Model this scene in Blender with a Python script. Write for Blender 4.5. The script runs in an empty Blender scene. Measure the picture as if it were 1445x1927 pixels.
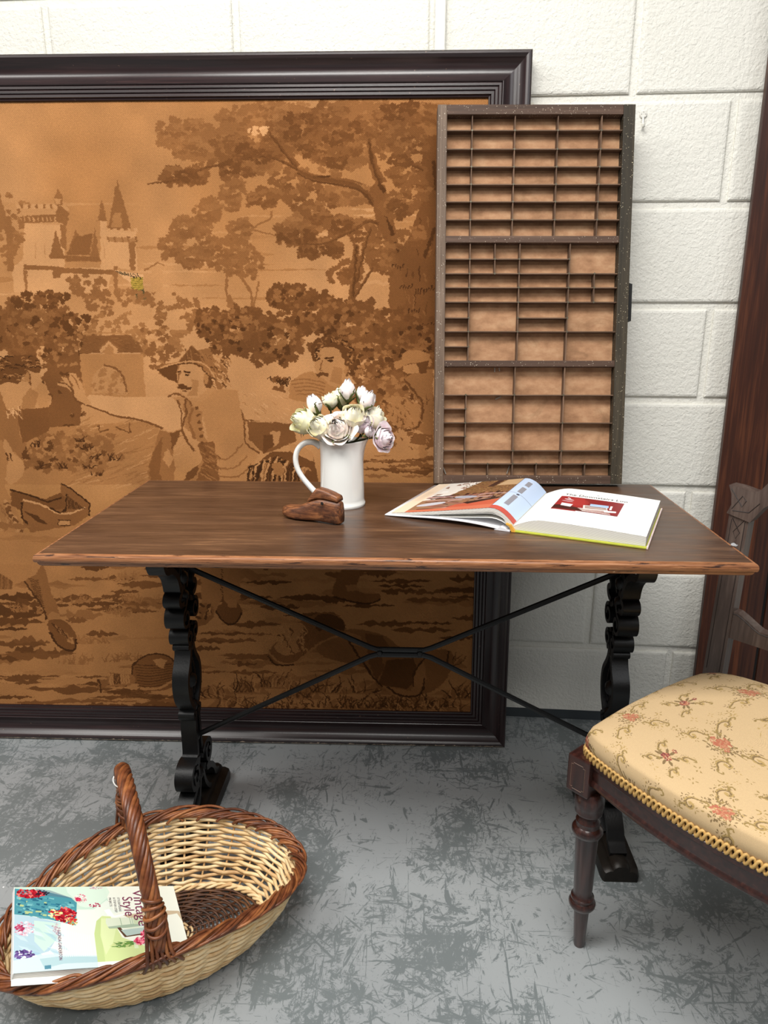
import bpy, bmesh, math, random
import numpy as np
from mathutils import Vector, Matrix, noise

# ------------------------------------------------------------------ camera
S = bpy.context.scene
COL = S.collection
cam_d = bpy.data.cameras.new('camera')
cam_d.sensor_width = 36.0
cam_d.lens = 1367.17 / 1927 * 36.0
cam_d.clip_start = 0.02
cam = bpy.data.objects.new('camera', cam_d)
COL.objects.link(cam)
YAW, PITCH, ROLL = -0.0838, 0.27459, 0.00098
f_ = Vector((math.sin(YAW) * math.cos(PITCH), math.cos(YAW) * math.cos(PITCH), -math.sin(PITCH)))
r0 = Vector((math.cos(YAW), -math.sin(YAW), 0))
u0 = r0.cross(f_)
r_ = r0 * math.cos(ROLL) + u0 * math.sin(ROLL)
u_ = u0 * math.cos(ROLL) - r0 * math.sin(ROLL)
m = Matrix((r_, u_, -f_)).transposed().to_4x4()
m.translation = (0, -1.86036, 1.12138)
cam.matrix_world = m
S.camera = cam

# ------------------------------------------------------------------ world, lamps, exposure
w = bpy.data.worlds.new('room_light')
S.world = w
w.use_nodes = True
w.node_tree.nodes['Background'].inputs['Color'].default_value = (1.0, 0.985, 0.955, 1)
w.node_tree.nodes['Background'].inputs['Strength'].default_value = 0.13


def ceiling_panel(x, y, z, sx, sy, watts, col=(1, 0.98, 0.94), rz=0.0):
    d = bpy.data.lights.new('ceiling_panel', 'AREA')
    d.shape = 'RECTANGLE'
    d.size, d.size_y, d.energy, d.color = sx, sy, watts, col
    o = bpy.data.objects.new('ceiling_panel', d)
    COL.objects.link(o)
    o.location = (x, y, z)
    o.rotation_euler = (0, 0, rz)
    return o


ceiling_panel(-0.20, -1.45, 2.70, 1.25, 0.75, 38)
ceiling_panel(-1.90, -1.60, 2.70, 1.25, 0.75, 26)
ceiling_panel(-0.20, -2.90, 2.70, 1.25, 0.75, 20)
ceiling_panel(1.60, -2.30, 2.70, 1.25, 0.75, 14, (0.94, 0.97, 1.0))

S.view_settings.view_transform = 'Standard'
S.view_settings.look = 'None'
S.view_settings.gamma = 1.0
S.view_settings.use_curve_mapping = False
S.view_settings.exposure = 0.72


# ------------------------------------------------------------------ helpers
def lin(c):
    out = []
    for v in c[:3]:
        v = v / 255.0
        out.append(v / 12.92 if v <= 0.04045 else ((v + 0.055) / 1.055) ** 2.4)
    return (out[0], out[1], out[2], 1.0)


class NT:
    """small wrapper that builds a node material"""

    def __init__(self, name, rough=0.5, spec=0.5, metal=0.0):
        self.m = bpy.data.materials.new(name)
        self.m.use_nodes = True
        self.t = self.m.node_tree
        self.b = self.t.nodes['Principled BSDF']
        self.b.inputs['Roughness'].default_value = rough
        self.b.inputs['Specular IOR Level'].default_value = spec
        self.b.inputs['Metallic'].default_value = metal
        self._tc = None

    def n(self, kind, **kw):
        nd = self.t.nodes.new(kind)
        for k, v in kw.items():
            if k.startswith('i_'):
                key = k[2:]
                nd.inputs[int(key) if key.isdigit() else key].default_value = v
            else:
                setattr(nd, k, v)
        return nd

    def link(self, a, b):
        self.t.links.new(a, b)

    def coord(self, out='Object'):
        if self._tc is None:
            self._tc = self.n('ShaderNodeTexCoord')
        return self._tc.outputs[out]

    def mapped(self, scale=(1, 1, 1), rot=(0, 0, 0), out='Object', loc=(0, 0, 0)):
        """rotates first, then scales, so streaks can run any way"""
        mp = self.n("ShaderNodeMapping", vector_type="TEXTURE")
        mp.inputs["Scale"].default_value = tuple(1.0 / k for k in scale)
        mp.inputs['Rotation'].default_value = rot
        mp.inputs['Location'].default_value = loc
        self.link(self.coord(out), mp.inputs['Vector'])
        return mp.outputs['Vector']

    def noise(self, vec, scale=5, detail=3, rough=0.55, dist=0.0):
        nd = self.n('ShaderNodeTexNoise')
        nd.inputs['Scale'].default_value = scale
        nd.inputs['Detail'].default_value = detail
        nd.inputs['Roughness'].default_value = rough
        nd.inputs['Distortion'].default_value = dist
        self.link(vec, nd.inputs['Vector'])
        return nd.outputs['Fac']

    def ramp(self, fac, stops, interp='LINEAR'):
        nd = self.n('ShaderNodeValToRGB')
        nd.color_ramp.interpolation = interp
        el = nd.color_ramp.elements
        while len(el) < len(stops):
            el.new(0.5)
        for e, (p, c) in zip(el, stops):
            e.position = p
            e.color = c if len(c) == 4 else (c[0], c[1], c[2], 1)
        self.link(fac, nd.inputs['Fac'])
        return nd.outputs['Color']

    def mix(self, fac, a, b, mode='MIX'):
        nd = self.n('ShaderNodeMix', data_type='RGBA', blend_type=mode)
        for sock, v in ((nd.inputs[0], fac), (nd.inputs[6], a), (nd.inputs[7], b)):
            if isinstance(v, (int, float, tuple, list)):
                sock.default_value = v
            else:
                self.link(v, sock)
        return nd.outputs[2]

    def math(self, op, a, b=0.0):
        nd = self.n('ShaderNodeMath', operation=op)
        for sock, v in ((nd.inputs[0], a), (nd.inputs[1], b)):
            if isinstance(v, (int, float)):
                sock.default_value = v
            else:
                self.link(v, sock)
        return nd.outputs[0]

    def color(self, sock):
        if isinstance(sock, (tuple, list)):
            self.b.inputs['Base Color'].default_value = sock
        else:
            self.link(sock, self.b.inputs['Base Color'])

    def bump(self, h, strength=0.3, dist=0.002):
        bp = self.n('ShaderNodeBump')
        bp.inputs['Strength'].default_value = strength
        bp.inputs['Distance'].default_value = dist
        self.link(h, bp.inputs['Height'])
        self.link(bp.outputs['Normal'], self.b.inputs['Normal'])


def plain(name, rgb, rough=0.5, spec=0.5, metal=0.0, vary=0.12, scale=30, bump=0.0):
    t = NT(name, rough, spec, metal)
    c = lin(rgb)
    d = tuple(v * (1 - vary) for v in c[:3]) + (1,)
    e = tuple(min(1, v * (1 + vary)) for v in c[:3]) + (1,)
    nz = t.noise(t.coord(), scale, 4)
    t.color(t.ramp(nz, [(0.3, d), (0.7, e)]))
    if bump:
        t.bump(t.noise(t.coord(), scale * 4, 3), bump, 0.001)
    return t.m


def wood(name, dark, mid, light, axis=0, rough=0.4, spec=0.5, scale=1.0, bump=0.15, fleck=None, coat=0.0):
    """grain runs along the given object axis"""
    t = NT(name, rough, spec)
    sc = [55 * scale] * 3
    sc[axis] = 2.2 * scale
    sc2 = [14 * scale] * 3
    sc2[axis] = 0.9 * scale
    fine = t.noise(t.mapped(tuple(sc)), 3.0, 5, 0.6, 0.3)
    broad = t.noise(t.mapped(tuple(sc2)), 1.4, 3, 0.5, 0.6)
    mixed = t.math('ADD', t.math('MULTIPLY', fine, 0.55), t.math('MULTIPLY', broad, 0.45))
    c = t.ramp(mixed, [(0.30, lin(dark)), (0.50, lin(mid)), (0.70, lin(light))])
    if fleck:
        vo = t.n('ShaderNodeTexVoronoi')
        vo.inputs['Scale'].default_value = fleck[1]
        t.link(t.coord(), vo.inputs['Vector'])
        k = t.ramp(vo.outputs['Distance'], [(0.13, (1, 1, 1)), (0.19, (0, 0, 0))])
        k2 = t.ramp(t.noise(t.coord(), 70, 3), [(0.46, (0, 0, 0)), (0.58, (1, 1, 1))])
        c = t.mix(t.math('MULTIPLY', k, k2), c, lin(fleck[0]))
    t.color(c)
    t.bump(fine, bump, 0.0012)
    if coat:
        t.b.inputs['Coat Weight'].default_value = coat
        t.b.inputs['Coat Roughness'].default_value = 0.22
    return t.m


class MB:
    """collects vertices and faces, then links them as one mesh object"""

    def __init__(self):
        self.v, self.f, self.uv = [], [], None

    def add(self, verts, faces):
        k = len(self.v)
        self.v.extend(tuple(p) for p in verts)
        self.f.extend(tuple(i + k for i in q) for q in faces)
        return k

    def box(self, lo, hi, b=0.0):
        x0, y0, z0 = lo
        x1, y1, z1 = hi
        if b <= 0:
            vs = [(x, y, z) for z in (z0, z1) for y in (y0, y1) for x in (x0, x1)]
            self.add(vs, [(0, 2, 3, 1), (4, 5, 7, 6), (0, 1, 5, 4), (2, 6, 7, 3), (0, 4, 6, 2), (1, 3, 7, 5)])
            return
        bm = bmesh.new()
        bmesh.ops.create_cube(bm, size=1)
        for q in bm.verts:
            q.co = Vector(((x0 + x1) / 2 + q.co.x * (x1 - x0), (y0 + y1) / 2 + q.co.y * (y1 - y0), (z0 + z1) / 2 + q.co.z * (z1 - z0)))
        bmesh.ops.bevel(bm, geom=bm.edges[:], offset=b, segments=2, profile=0.6, affect='EDGES')
        self.from_bm(bm)

    def from_bm(self, bm):
        bm.verts.index_update()
        self.add([q.co[:] for q in bm.verts], [[q.index for q in fc.verts] for fc in bm.faces])
        bm.free()

    def prism(self, outline, a0, a1, axis='y'):
        """outline of 2D points swept between a0 and a1 along an axis"""
        n = len(outline)

        def p(q, a):
            if axis == 'y':
                return (q[0], a, q[1])
            if axis == 'x':
                return (a, q[0], q[1])
            return (q[0], q[1], a)
        vs = [p(q, a0) for q in outline] + [p(q, a1) for q in outline]
        fs = [(i, (i + 1) % n, n + (i + 1) % n, n + i) for i in range(n)]
        fs.append(tuple(range(n - 1, -1, -1)))
        fs.append(tuple(range(n, 2 * n)))
        self.add(vs, fs)

    def tube(self, pts, rad, seg=8, closed=False, flat=None, caps=True):
        """rad: number or list; flat=(normal vector, ratio) squashes the section"""
        pts = [Vector(p) for p in pts]
        n = len(pts)
        rads = rad if isinstance(rad, (list, tuple)) else [rad] * n
        ups = None
        rings = []
        for i in range(n):
            a = pts[(i - 1) % n] if (closed or i > 0) else pts[i]
            b = pts[(i + 1) % n] if (closed or i < n - 1) else pts[i]
            t = (b - a)
            if t.length < 1e-9:
                t = Vector((0, 0, 1))
            t.normalize()
            if ups is None:
                ups = Vector((0, 0, 1)) if abs(t.z) < 0.9 else Vector((1, 0, 0))
            x = (ups - t * ups.dot(t))
            if x.length < 1e-6:
                x = t.orthogonal()
            x.normalize()
            ups = x
            y = t.cross(x)
            ring = []
            for k in range(seg):
                an = 2 * math.pi * k / seg
                d = x * math.cos(an) * rads[i] + y * math.sin(an) * rads[i]
                if flat:
                    nv = Vector(flat[0])
                    d = d + nv * d.dot(nv) * (flat[1] - 1)
                ring.append(pts[i] + d)
            rings.append(ring)
        vs = [p for rg in rings for p in rg]
        fs = []
        for i in range(n if closed else n - 1):
            j = (i + 1) % n
            for k in range(seg):
                fs.append((i * seg + k, i * seg + (k + 1) % seg, j * seg + (k + 1) % seg, j * seg + k))
        if caps and not closed:
            fs.append(tuple(range(seg - 1, -1, -1)))
            fs.append(tuple((n - 1) * seg + k for k in range(seg)))
        self.add(vs, fs)

    def lathe(self, prof, seg=32, mat=None):
        """prof: (radius, height) pairs"""
        n = len(prof)
        vs, fs = [], []
        for r, z in prof:
            for k in range(seg):
                a = 2 * math.pi * k / seg
                vs.append(Vector((r * math.cos(a), r * math.sin(a), z)))
        if mat is not None:
            vs = [mat @ q for q in vs]
        for i in range(n - 1):
            for k in range(seg):
                fs.append((i * seg + k, i * seg + (k + 1) % seg, (i + 1) * seg + (k + 1) % seg, (i + 1) * seg + k))
        if prof[0][0] > 1e-5:
            fs.append(tuple(range(seg - 1, -1, -1)))
        if prof[-1][0] > 1e-5:
            fs.append(tuple((n - 1) * seg + k for k in range(seg)))
        self.add(vs, fs)

    def grid(self, fn, nu, nv, closed_u=False):
        """fn(u, v) -> point, u and v in 0..1; keeps uv"""
        vs, fs = [], []
        base = len(self.v)
        for j in range(nv + 1):
            for i in range(nu if closed_u else nu + 1):
                vs.append(fn(i / nu, j / nv))
        row = nu if closed_u else nu + 1
        for j in range(nv):
            for i in range(nu):
                a = j * row + i
                b = j * row + (i + 1) % row
                fs.append((a, b, b + row, a + row))
        self.add(vs, fs)
        return base

    def ribbon(self, path, half_t, x0, x1):
        """flat strip following a (y, z) path, thickness 2*half_t, width from x0 to x1"""
        n = len(path)
        P = [Vector((q[0], q[1])) for q in path]
        L, R = [], []
        for i in range(n):
            t = (P[min(i + 1, n - 1)] - P[max(i - 1, 0)])
            t.normalize()
            nn = Vector((-t.y, t.x))
            h = half_t if not isinstance(half_t, (list, tuple)) else half_t[i]
            L.append(P[i] + nn * h)
            R.append(P[i] - nn * h)
        vs, fs = [], []
        for i in range(n):
            vs += [(x0, L[i].x, L[i].y), (x1, L[i].x, L[i].y), (x1, R[i].x, R[i].y), (x0, R[i].x, R[i].y)]
        for i in range(n - 1):
            for k in range(4):
                fs.append((i * 4 + k, i * 4 + (k + 1) % 4, (i + 1) * 4 + (k + 1) % 4, (i + 1) * 4 + k))
        fs.append((3, 2, 1, 0))
        fs.append(tuple((n - 1) * 4 + k for k in range(4)))
        self.add(vs, fs)

    def build(self, name, mat, parent=None, smooth=False, uvf=None, angle=None):
        me = bpy.data.meshes.new(name)
        me.from_pydata([tuple(q) for q in self.v], [], self.f)
        me.validate()
        bm = bmesh.new()
        bm.from_mesh(me)
        if uvf is None:
            bmesh.ops.recalc_face_normals(bm, faces=bm.faces[:])
        if angle is not None:
            for e in bm.edges:
                if len(e.link_faces) == 2 and e.calc_face_angle(0) > angle:
                    e.smooth = False
        bm.to_mesh(me)
        bm.free()
        if smooth or angle is not None:
            me.polygons.foreach_set('use_smooth', [True] * len(me.polygons))
        if uvf is not None:
            uv = me.uv_layers.new(name='UVMap')
            for lp in me.loops:
                uv.data[lp.index].uv = uvf(me.vertices[lp.vertex_index].co)
        for mm in (mat if isinstance(mat, (list, tuple)) else [mat]):
            me.materials.append(mm)
        o = bpy.data.objects.new(name, me)
        COL.objects.link(o)
        if parent is not None:
            o.parent = parent
        return o


def share(o, parent=None, name=None):
    c = o.copy()
    COL.objects.link(c)
    if parent is not None:
        c.parent = parent
    return c


def tag(o, label=None, cat=None, group=None, kind=None):
    for k, v in (('label', label), ('category', cat), ('group', group), ('kind', kind)):
        if v:
            o[k] = v
    return o


def empty(name, loc=(0, 0, 0), rz=0.0, matrix=None):
    o = bpy.data.objects.new(name, None)
    COL.objects.link(o)
    o.empty_display_size = 0.05
    if matrix is not None:
        o.matrix_world = matrix
    else:
        o.location = loc
        o.rotation_euler = (0, 0, rz)
    return o


def frame_matrix(origin, x, y, z):
    mm = Matrix((Vector(x).normalized(), Vector(y).normalized(), Vector(z).normalized())).transposed().to_4x4()
    mm.translation = origin
    return mm


def spline(pts, n=8, closed=False):
    """Catmull-Rom through the points"""
    P = [Vector(p) for p in pts]
    out = []
    N = len(P)
    for i in range(N if closed else N - 1):
        g = (lambda k: P[k % N]) if closed else (lambda k: P[max(0, min(N - 1, k))])
        a, b, c, d = g(i - 1), g(i), g(i + 1), g(i + 2)
        for k in range(n):
            t = k / n
            out.append(0.5 * ((2 * b) + (c - a) * t + (2 * a - 5 * b + 4 * c - d) * t * t + (3 * b - a - 3 * c + d) * t ** 3))
    if not closed:
        out.append(P[-1])
    return out


def text_mesh(body, size):
    cu = bpy.data.curves.new('lettering', 'FONT')
    cu.body = body
    cu.size = size
    cu.resolution_u = 3
    o = bpy.data.objects.new('lettering', cu)
    COL.objects.link(o)
    dg = bpy.context.evaluated_depsgraph_get()
    me = bpy.data.meshes.new_from_object(o.evaluated_get(dg))
    bpy.data.objects.remove(o)
    vs = [q.co.copy() for q in me.vertices]
    fs = [tuple(p.vertices) for p in me.polygons]
    bpy.data.meshes.remove(me)
    return vs, fs


# ------------------------------------------------------------------ flat print (woven picture, covers, pages), drawn in code
class Canvas:
    def __init__(self, w, h, rgb):
        self.w, self.h = w, h
        self.a = np.empty((h, w, 3), np.float32)
        self.a[:] = np.array(rgb, np.float32)
        self.H = None

    def T(self, pts):
        p = np.asarray(pts, np.float64)
        if self.H is None:
            return p
        q = np.c_[p, np.ones(len(p))] @ self.H.T
        return q[:, :2] / q[:, 2:3]

    def fillpx(self, p, rgb, al=1.0):
        x0 = max(0, int(math.floor(p[:, 0].min())))
        x1 = min(self.w, int(math.ceil(p[:, 0].max())) + 1)
        y0 = max(0, int(math.floor(p[:, 1].min())))
        y1 = min(self.h, int(math.ceil(p[:, 1].max())) + 1)
        if x1 <= x0 or y1 <= y0:
            return
        X = np.arange(x0, x1, dtype=np.float32)[None, :] + 0.5
        Y = np.arange(y0, y1, dtype=np.float32)[:, None] + 0.5
        ins = np.zeros((y1 - y0, x1 - x0), bool)
        n = len(p)
        for i in range(n):
            ax, ay = p[i]
            bx, by = p[(i + 1) % n]
            if ay == by:
                continue
            rows = (ay > Y) != (by > Y)
            ins ^= rows & (X < (bx - ax) * (Y - ay) / (by - ay) + ax)
        v = self.a[y0:y1, x0:x1]
        v[ins] = v[ins] * (1 - al) + np.array(rgb, np.float32) * al

    def poly(self, pts, rgb, al=1.0, smooth=0):
        if smooth:
            pts = [tuple(q) for q in spline([(x, y, 0) for x, y in pts], smooth, True)]
            pts = [(q[0], q[1]) for q in pts]
        self.fillpx(self.T(pts), rgb, al)

    def line(self, pts, wd, rgb, al=1.0, smooth=0):
        if smooth:
            pts = [(q[0], q[1]) for q in spline([(x, y, 0) for x, y in pts], smooth)]
        P = [np.array(q, float) for q in pts]
        n = len(P)
        L, R = [], []
        for i in range(n):
            t = P[min(i + 1, n - 1)] - P[max(0, i - 1)]
            l = math.hypot(*t) or 1
            nn = np.array((-t[1], t[0])) / l
            ww = wd if not isinstance(wd, (list, tuple)) else wd[0] + (wd[1] - wd[0]) * i / max(1, n - 1)
            L.append(P[i] + nn * ww / 2)
            R.append(P[i] - nn * ww / 2)
        self.fillpx(self.T(L + R[::-1]), rgb, al)

    def ell(self, cx, cy, rx, ry, an, rgb, al=1.0, k=9):
        c, s = math.cos(an), math.sin(an)
        pts = []
        for i in range(k):
            t = 2 * math.pi * i / k
            x, y = rx * math.cos(t), ry * math.sin(t)
            pts.append((cx + x * c - y * s, cy + x * s + y * c))
        self.fillpx(self.T(pts), rgb, al)

    def image(self, name):
        im = bpy.data.images.new(name, self.w, self.h)
        px = np.ones((self.h, self.w, 4), np.float32)
        px[..., :3] = np.clip(self.a[::-1] / 255.0, 0, 1)
        im.pixels.foreach_set(px.ravel())
        im.pack()
        return im


def smooth_noise(h, w, cell, rs):
    gh, gw = h // cell + 3, w // cell + 3
    g = rs.rand(gh, gw).astype(np.float32)
    y = np.arange(h) / cell
    x = np.arange(w) / cell
    yi, xi = y.astype(int), x.astype(int)
    fy, fx = (y - yi)[:, None], (x - xi)[None, :]
    fy, fx = fy * fy * (3 - 2 * fy), fx * fx * (3 - 2 * fx)
    a = g[yi][:, xi]
    b = g[yi][:, xi + 1]
    c = g[yi + 1][:, xi]
    d = g[yi + 1][:, xi + 1]
    return (a * (1 - fx) + b * fx) * (1 - fy) + (c * (1 - fx) + d * fx) * fy


def printed(name, im, rough=0.6, spec=0.3, gain=(1, 1, 1), weave=None, repeat=False):
    t = NT(name, rough, spec)
    nd = t.n('ShaderNodeTexImage')
    nd.image = im
    nd.extension = 'REPEAT' if repeat else 'EXTEND'
    t.link(t.coord('UV'), nd.inputs['Vector'])
    c = nd.outputs['Color']
    if gain != (1, 1, 1):
        c = t.mix(1.0, c, (gain[0], gain[1], gain[2], 1), 'MULTIPLY')
    if weave:
        wv = t.n('ShaderNodeTexWave', wave_type='BANDS', bands_direction='DIAGONAL')
        wv.inputs['Scale'].default_value = weave
        wv.inputs['Distortion'].default_value = 1.2
        wv.inputs['Detail'].default_value = 2
        wv.inputs['Detail Scale'].default_value = 3
        t.link(t.coord(), wv.inputs['Vector'])
        c = t.mix(0.22, c, t.ramp(wv.outputs['Fac'], [(0.2, (0.55, 0.5, 0.45)), (0.8, (1, 1, 1))]), 'MULTIPLY')
        t.bump(wv.outputs['Fac'], 0.35, 0.001)
    t.color(c)
    return t.m


TN = [(204, 152, 104), (168, 116, 70), (142, 94, 54), (117, 74, 40), (93, 57, 29), (70, 42, 21), (50, 31, 16)]


def half(a):
    i = int(a)
    f = a - i
    if f == 0:
        return TN[i]
    return tuple(TN[i][k] * (1 - f) + TN[i + 1][k] * f for k in range(3))


def paint_tapestry(ax0, ax1, b0, b1, ppm=880):
    rs = np.random.RandomState(4)
    rnd = random.Random(11)
    W, H = int((ax1 - ax0) * ppm), int((b1 - b0) * ppm)
    cv = Canvas(W, H, TN[1])
    # the cartoon is drawn in sketch units; this maps sketch units to metres on the cloth, then to texels
    Hm = np.array([[0.0011720423, 4.74316e-05, -1.1782301], [2.457597e-05, -0.001288566, 1.7788859], [2.0909092e-05, -0.00013527373, 1.0]])
    Tx = np.array([[ppm, 0, -ax0 * ppm], [0, -ppm, b1 * ppm], [0, 0, 1.0]])
    cv.H = Tx @ Hm

    def A(pts, tone, al=1.0, sm=0):
        cv.poly(pts, half(tone), al, sm)

    def Ln(pts, wd, tone, al=1.0, sm=0):
        cv.line(pts, wd, half(tone), al, sm)

    def c3(p):
        return [(.2907 * x, 300 + .2907 * y) for x, y in p]

    def c4(p):
        return [(280 + .3875 * x, 180 + .3875 * y) for x, y in p]

    def c5(p):
        return [(.2907 * x, 600 + .2906 * y) for x, y in p]

    def c6(p):
        return [(280 + .3875 * x, 600 + .3875 * y) for x, y in p]

    def c7(p):
        return [(.3322 * x, 1040 + .3322 * y) for x, y in p]

    def c8(p):
        return [(380 + .4152 * x, 1040 + .4152 * y) for x, y in p]

    def leaf(x, y, s, tone, ang=None, al=1.0):
        ang = rnd.uniform(0, 6.28) if ang is None else ang
        c = half(tone)
        for k in range(-2, 3):
            a = ang + k * 0.55
            l = s * (1.0 - 0.13 * abs(k))
            cv.ell(x + math.cos(a) * l * .6, y + math.sin(a) * l * .6, l * .5, l * .27, a, c, al, 8)

    def foliage(cx, cy, rx, ry, n, s, tones, rag=0.0):
        """a leafy clump: one coherent silhouette, then small sprays of its other tones"""
        ts = sorted(tones)
        mid_t = ts[len(ts) // 2]
        pts = []
        for _ in range(n):
            a = rnd.uniform(0, 6.283)
            r = math.sqrt(rnd.random()) * rnd.choice((.75, .95, 1.0, 1.22))
            x, y = cx + math.cos(a) * r * rx * 1.1, cy + math.sin(a) * r * ry
            pts.append((x, y, a))
            leaf(x, y, s * rnd.uniform(.8, 1.35), mid_t, a + rnd.uniform(-.7, .7))
        for t in ts:
            if t == mid_t or not pts:
                continue
            for _ in range(max(1, n // 6)):
                x, y, a = rnd.choice(pts)
                o = -s * .5 if t < mid_t else s * .5
                d = rnd.uniform(-.5, .5) + (-1.57 if t < mid_t else 1.57)
                for k in range(rnd.choice((1, 2, 3))):
                    leaf(x + k * s * .8, y + o + rnd.uniform(-2, 2), s * rnd.uniform(.55, .9), t, d + rnd.uniform(-.5, .5))

    def mass(cx, cy, rx, ry, tone, n=14, hi=None, dk=None, s=12):
        """a bush: ragged dark body with leafy rim, light and dark sprays inside"""
        foliage(cx, cy, rx * .8, ry * .8, n * 2, s * 1.25, [tone])
        foliage(cx, cy, rx, ry, n * 2, s, [tone, tone + .3])
        if hi is not None:
            foliage(cx, cy - ry * .15, rx * .8, ry * .7, n, s * .8, [hi, hi + .3])
        if dk is not None:
            foliage(cx, cy + ry * .1, rx * .85, ry * .7, n // 2, s * .75, [dk])

    def streaks(x0, x1, y0, y1, n, tones, lw=(30, 110), th=(2, 8)):
        for _ in range(n):
            x, y = rnd.uniform(x0, x1), rnd.uniform(y0, y1)
            l, t = rnd.uniform(*lw), rnd.uniform(*th)
            top, bot = [], []
            k = 13
            for i in range(k + 1):
                q = i / k
                e = math.sin(math.pi * q) ** .7
                top.append((x + (q - .5) * l + rnd.uniform(-3, 3), y - t * e * rnd.choice((.25, .5, 1.0, 1.5))))
                bot.append((x + (q - .5) * l + rnd.uniform(-3, 3), y + t * e * rnd.choice((.2, .45, .9, 1.2))))
            A(top + bot[::-1], rnd.choice(tones))

    def tuft(x, y, s, n, tones, lean=0.0):
        for _ in range(n):
            a = -math.pi / 2 + rnd.uniform(-.9, .9) + lean
            x0 = x + rnd.uniform(-s, s) * .8
            l = s * rnd.uniform(.6, 1.2)
            b = rnd.uniform(-.5, .5)
            Ln([(x0, y), (x0 + math.cos(a) * l * .5, y + math.sin(a) * l * .5), (x0 + math.cos(a + b) * l, y + math.sin(a + b) * l)],
               (3.2, .8), rnd.choice(tones), 1, 3)

    # sky: warm tan, paler towards the middle
    sky = smooth_noise(H, W, 160, rs) - .5
    yy = np.linspace(0, 1, H)[:, None]
    lift = np.exp(-((yy - .38) / .22) ** 2)
    base = np.array(TN[1], np.float32)
    cv.a = base + (np.array(TN[0], np.float32) - base) * np.clip(lift * .5 + sky * .6, 0, 1)[..., None]
    low = np.clip((yy - .5) / .35, 0, 1)[..., None]
    cv.a = cv.a * (1 - low) + np.array((152, 102, 54), np.float32) * low
    for _ in range(60):
        streaks(-180, 820, 380, 660, 1, [.4, .7, 1.2], (80, 260), (2, 5))

    # far castle ------------------------------------------------------------
    A(c3([(165, 400), (160, 640), (90, 700), (100, 860), (560, 860), (700, 870), (745, 700), (900, 720), (885, 480), (690, 480), (700, 700), (430, 700), (430, 400)]), .3)
    A(c3([(118, 310), (135, 400), (160, 415), (440, 425), (455, 330), (440, 300), (365, 300), (360, 320)]), .6)
    for x in range(120, 360, 47):
        A(c3([(x, 290), (x + 28, 290), (x + 28, 320), (x, 320)]), .4)
        A(c3([(x + 28, 292), (x + 42, 292), (x + 42, 318), (x + 28, 318)]), 2.2)
    A(c3([(110, 375), (240, 360), (365, 358), (400, 300), (455, 340), (455, 390), (435, 425), (380, 405), (150, 415)]), 2.2)
    for x in range(140, 370, 28):
        Ln(c3([(x, 372), (x + 8, 400)]), 2.4, .6)
    A(c3([(398, 425), (440, 425), (440, 590), (405, 560)]), 2.1)
    A(c3([(362, 255), (385, 190), (415, 250), (412, 300), (365, 295)]), 2.1)
    A(c3([(365, 255), (405, 255), (400, 290), (368, 290)]), .7)
    for apex, l, r, b in (((370, 455), 330, 430, 640), ((500, 450), 440, 600, 620), ((620, 440), 590, 660, 660), ((668, 265), 640, 705, 400), ((768, 130), 705, 860, 455)):
        A(c3([apex, (l + (apex[0] - l) * .35, b - (b - apex[1]) * .35), (l, b), (r, b), (r - (r - apex[0]) * .4, b - (b - apex[1]) * .4)]), 2.2)
    A(c3([(500, 500), (610, 480), (590, 620), (445, 620)]), 2.5)
    A(c3([(655, 400), (700, 400), (705, 700), (665, 700)]), .3)
    A(c3([(690, 450), (890, 470), (885, 520), (840, 540), (710, 530), (690, 500)]), .3)
    for x in range(700, 890, 44):
        A(c3([(x, 445), (x + 22, 447), (x + 22, 470), (x, 470)]), .4)
        Ln(c3([(x + 6, 500), (x + 14, 535)]), 3.0, 2.4)
    A(c3([(690, 500), (885, 512), (880, 540), (710, 530)]), 1.8, .7)
    A(c3([(842, 540), (885, 530), (882, 720), (850, 715)]), 2.1)
    A(c3([(745, 345), (790, 345), (800, 440), (730, 440)]), 1.2)
    A(c3([(165, 682), (350, 690), (430, 700), (745, 715), (745, 745), (410, 735), (400, 765), (350, 765), (350, 715), (165, 712)]), 2.3)
    A(c3([(355, 630), (435, 640), (440, 660), (660, 655), (660, 630), (440, 620)]), 2.4)
    for x0, x1, y0, y1 in ((165, 190, 715, 855), (740, 775, 690, 880), (30, 90, 370, 480), (50, 100, 470, 720)):
        A(c3([(x0, y0), (x1 - 6, y0), (x1, y1), (x0 + 8, y1)]), 2.0)
    A(c3([(0, 180), (35, 300), (60, 420), (20, 470), (-60, 470)]), 1.9)
    foliage(12, 430, 26, 70, 40, 9, [1.6, 2.0])
    for x in (300, 470, 600, 680, 240):
        Ln(c3([(x, 540), (x + 6, 640)]), 1.2, 1.6, .6)
    # darn of pale and olive threads
    A(c3([(750, 715), (940, 745), (935, 800), (870, 810), (800, 760)]), 0)
    cv.poly(c3([(850, 765), (935, 760), (930, 840), (890, 860), (860, 810)]), (176, 142, 62))
    for k in range(7):
        cv.line(c3([(760 + k * 22, 722 + k * 3), (800 + k * 20, 745 + k * 5)]), 1.6, (70, 55, 34))
        cv.line(c3([(858, 770 + k * 12), (935, 764 + k * 12)]), 1.2, (120, 100, 40))
    cv.poly(c3([(880, 850), (940, 840), (955, 905), (890, 912)]), (74, 66, 40))
    A(c3([(850, 880), (1000, 880), (980, 935), (870, 935)]), 2.0, .6)

    # distant foliage and gate at right of castle
    for cx, cy, rx, ry, n, t in ((165, 535, 30, 16, 26, 1.9), (190, 570, 26, 28, 30, 2.0), (255, 560, 30, 14, 18, 1.8), (335, 590, 38, 30, 40, 1.9), (225, 625, 70, 26, 50, 1.4), (300, 640, 40, 30, 40, 1.5)):
        foliage(cx, cy, rx, ry, n, 9, [t, t + .3])
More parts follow.
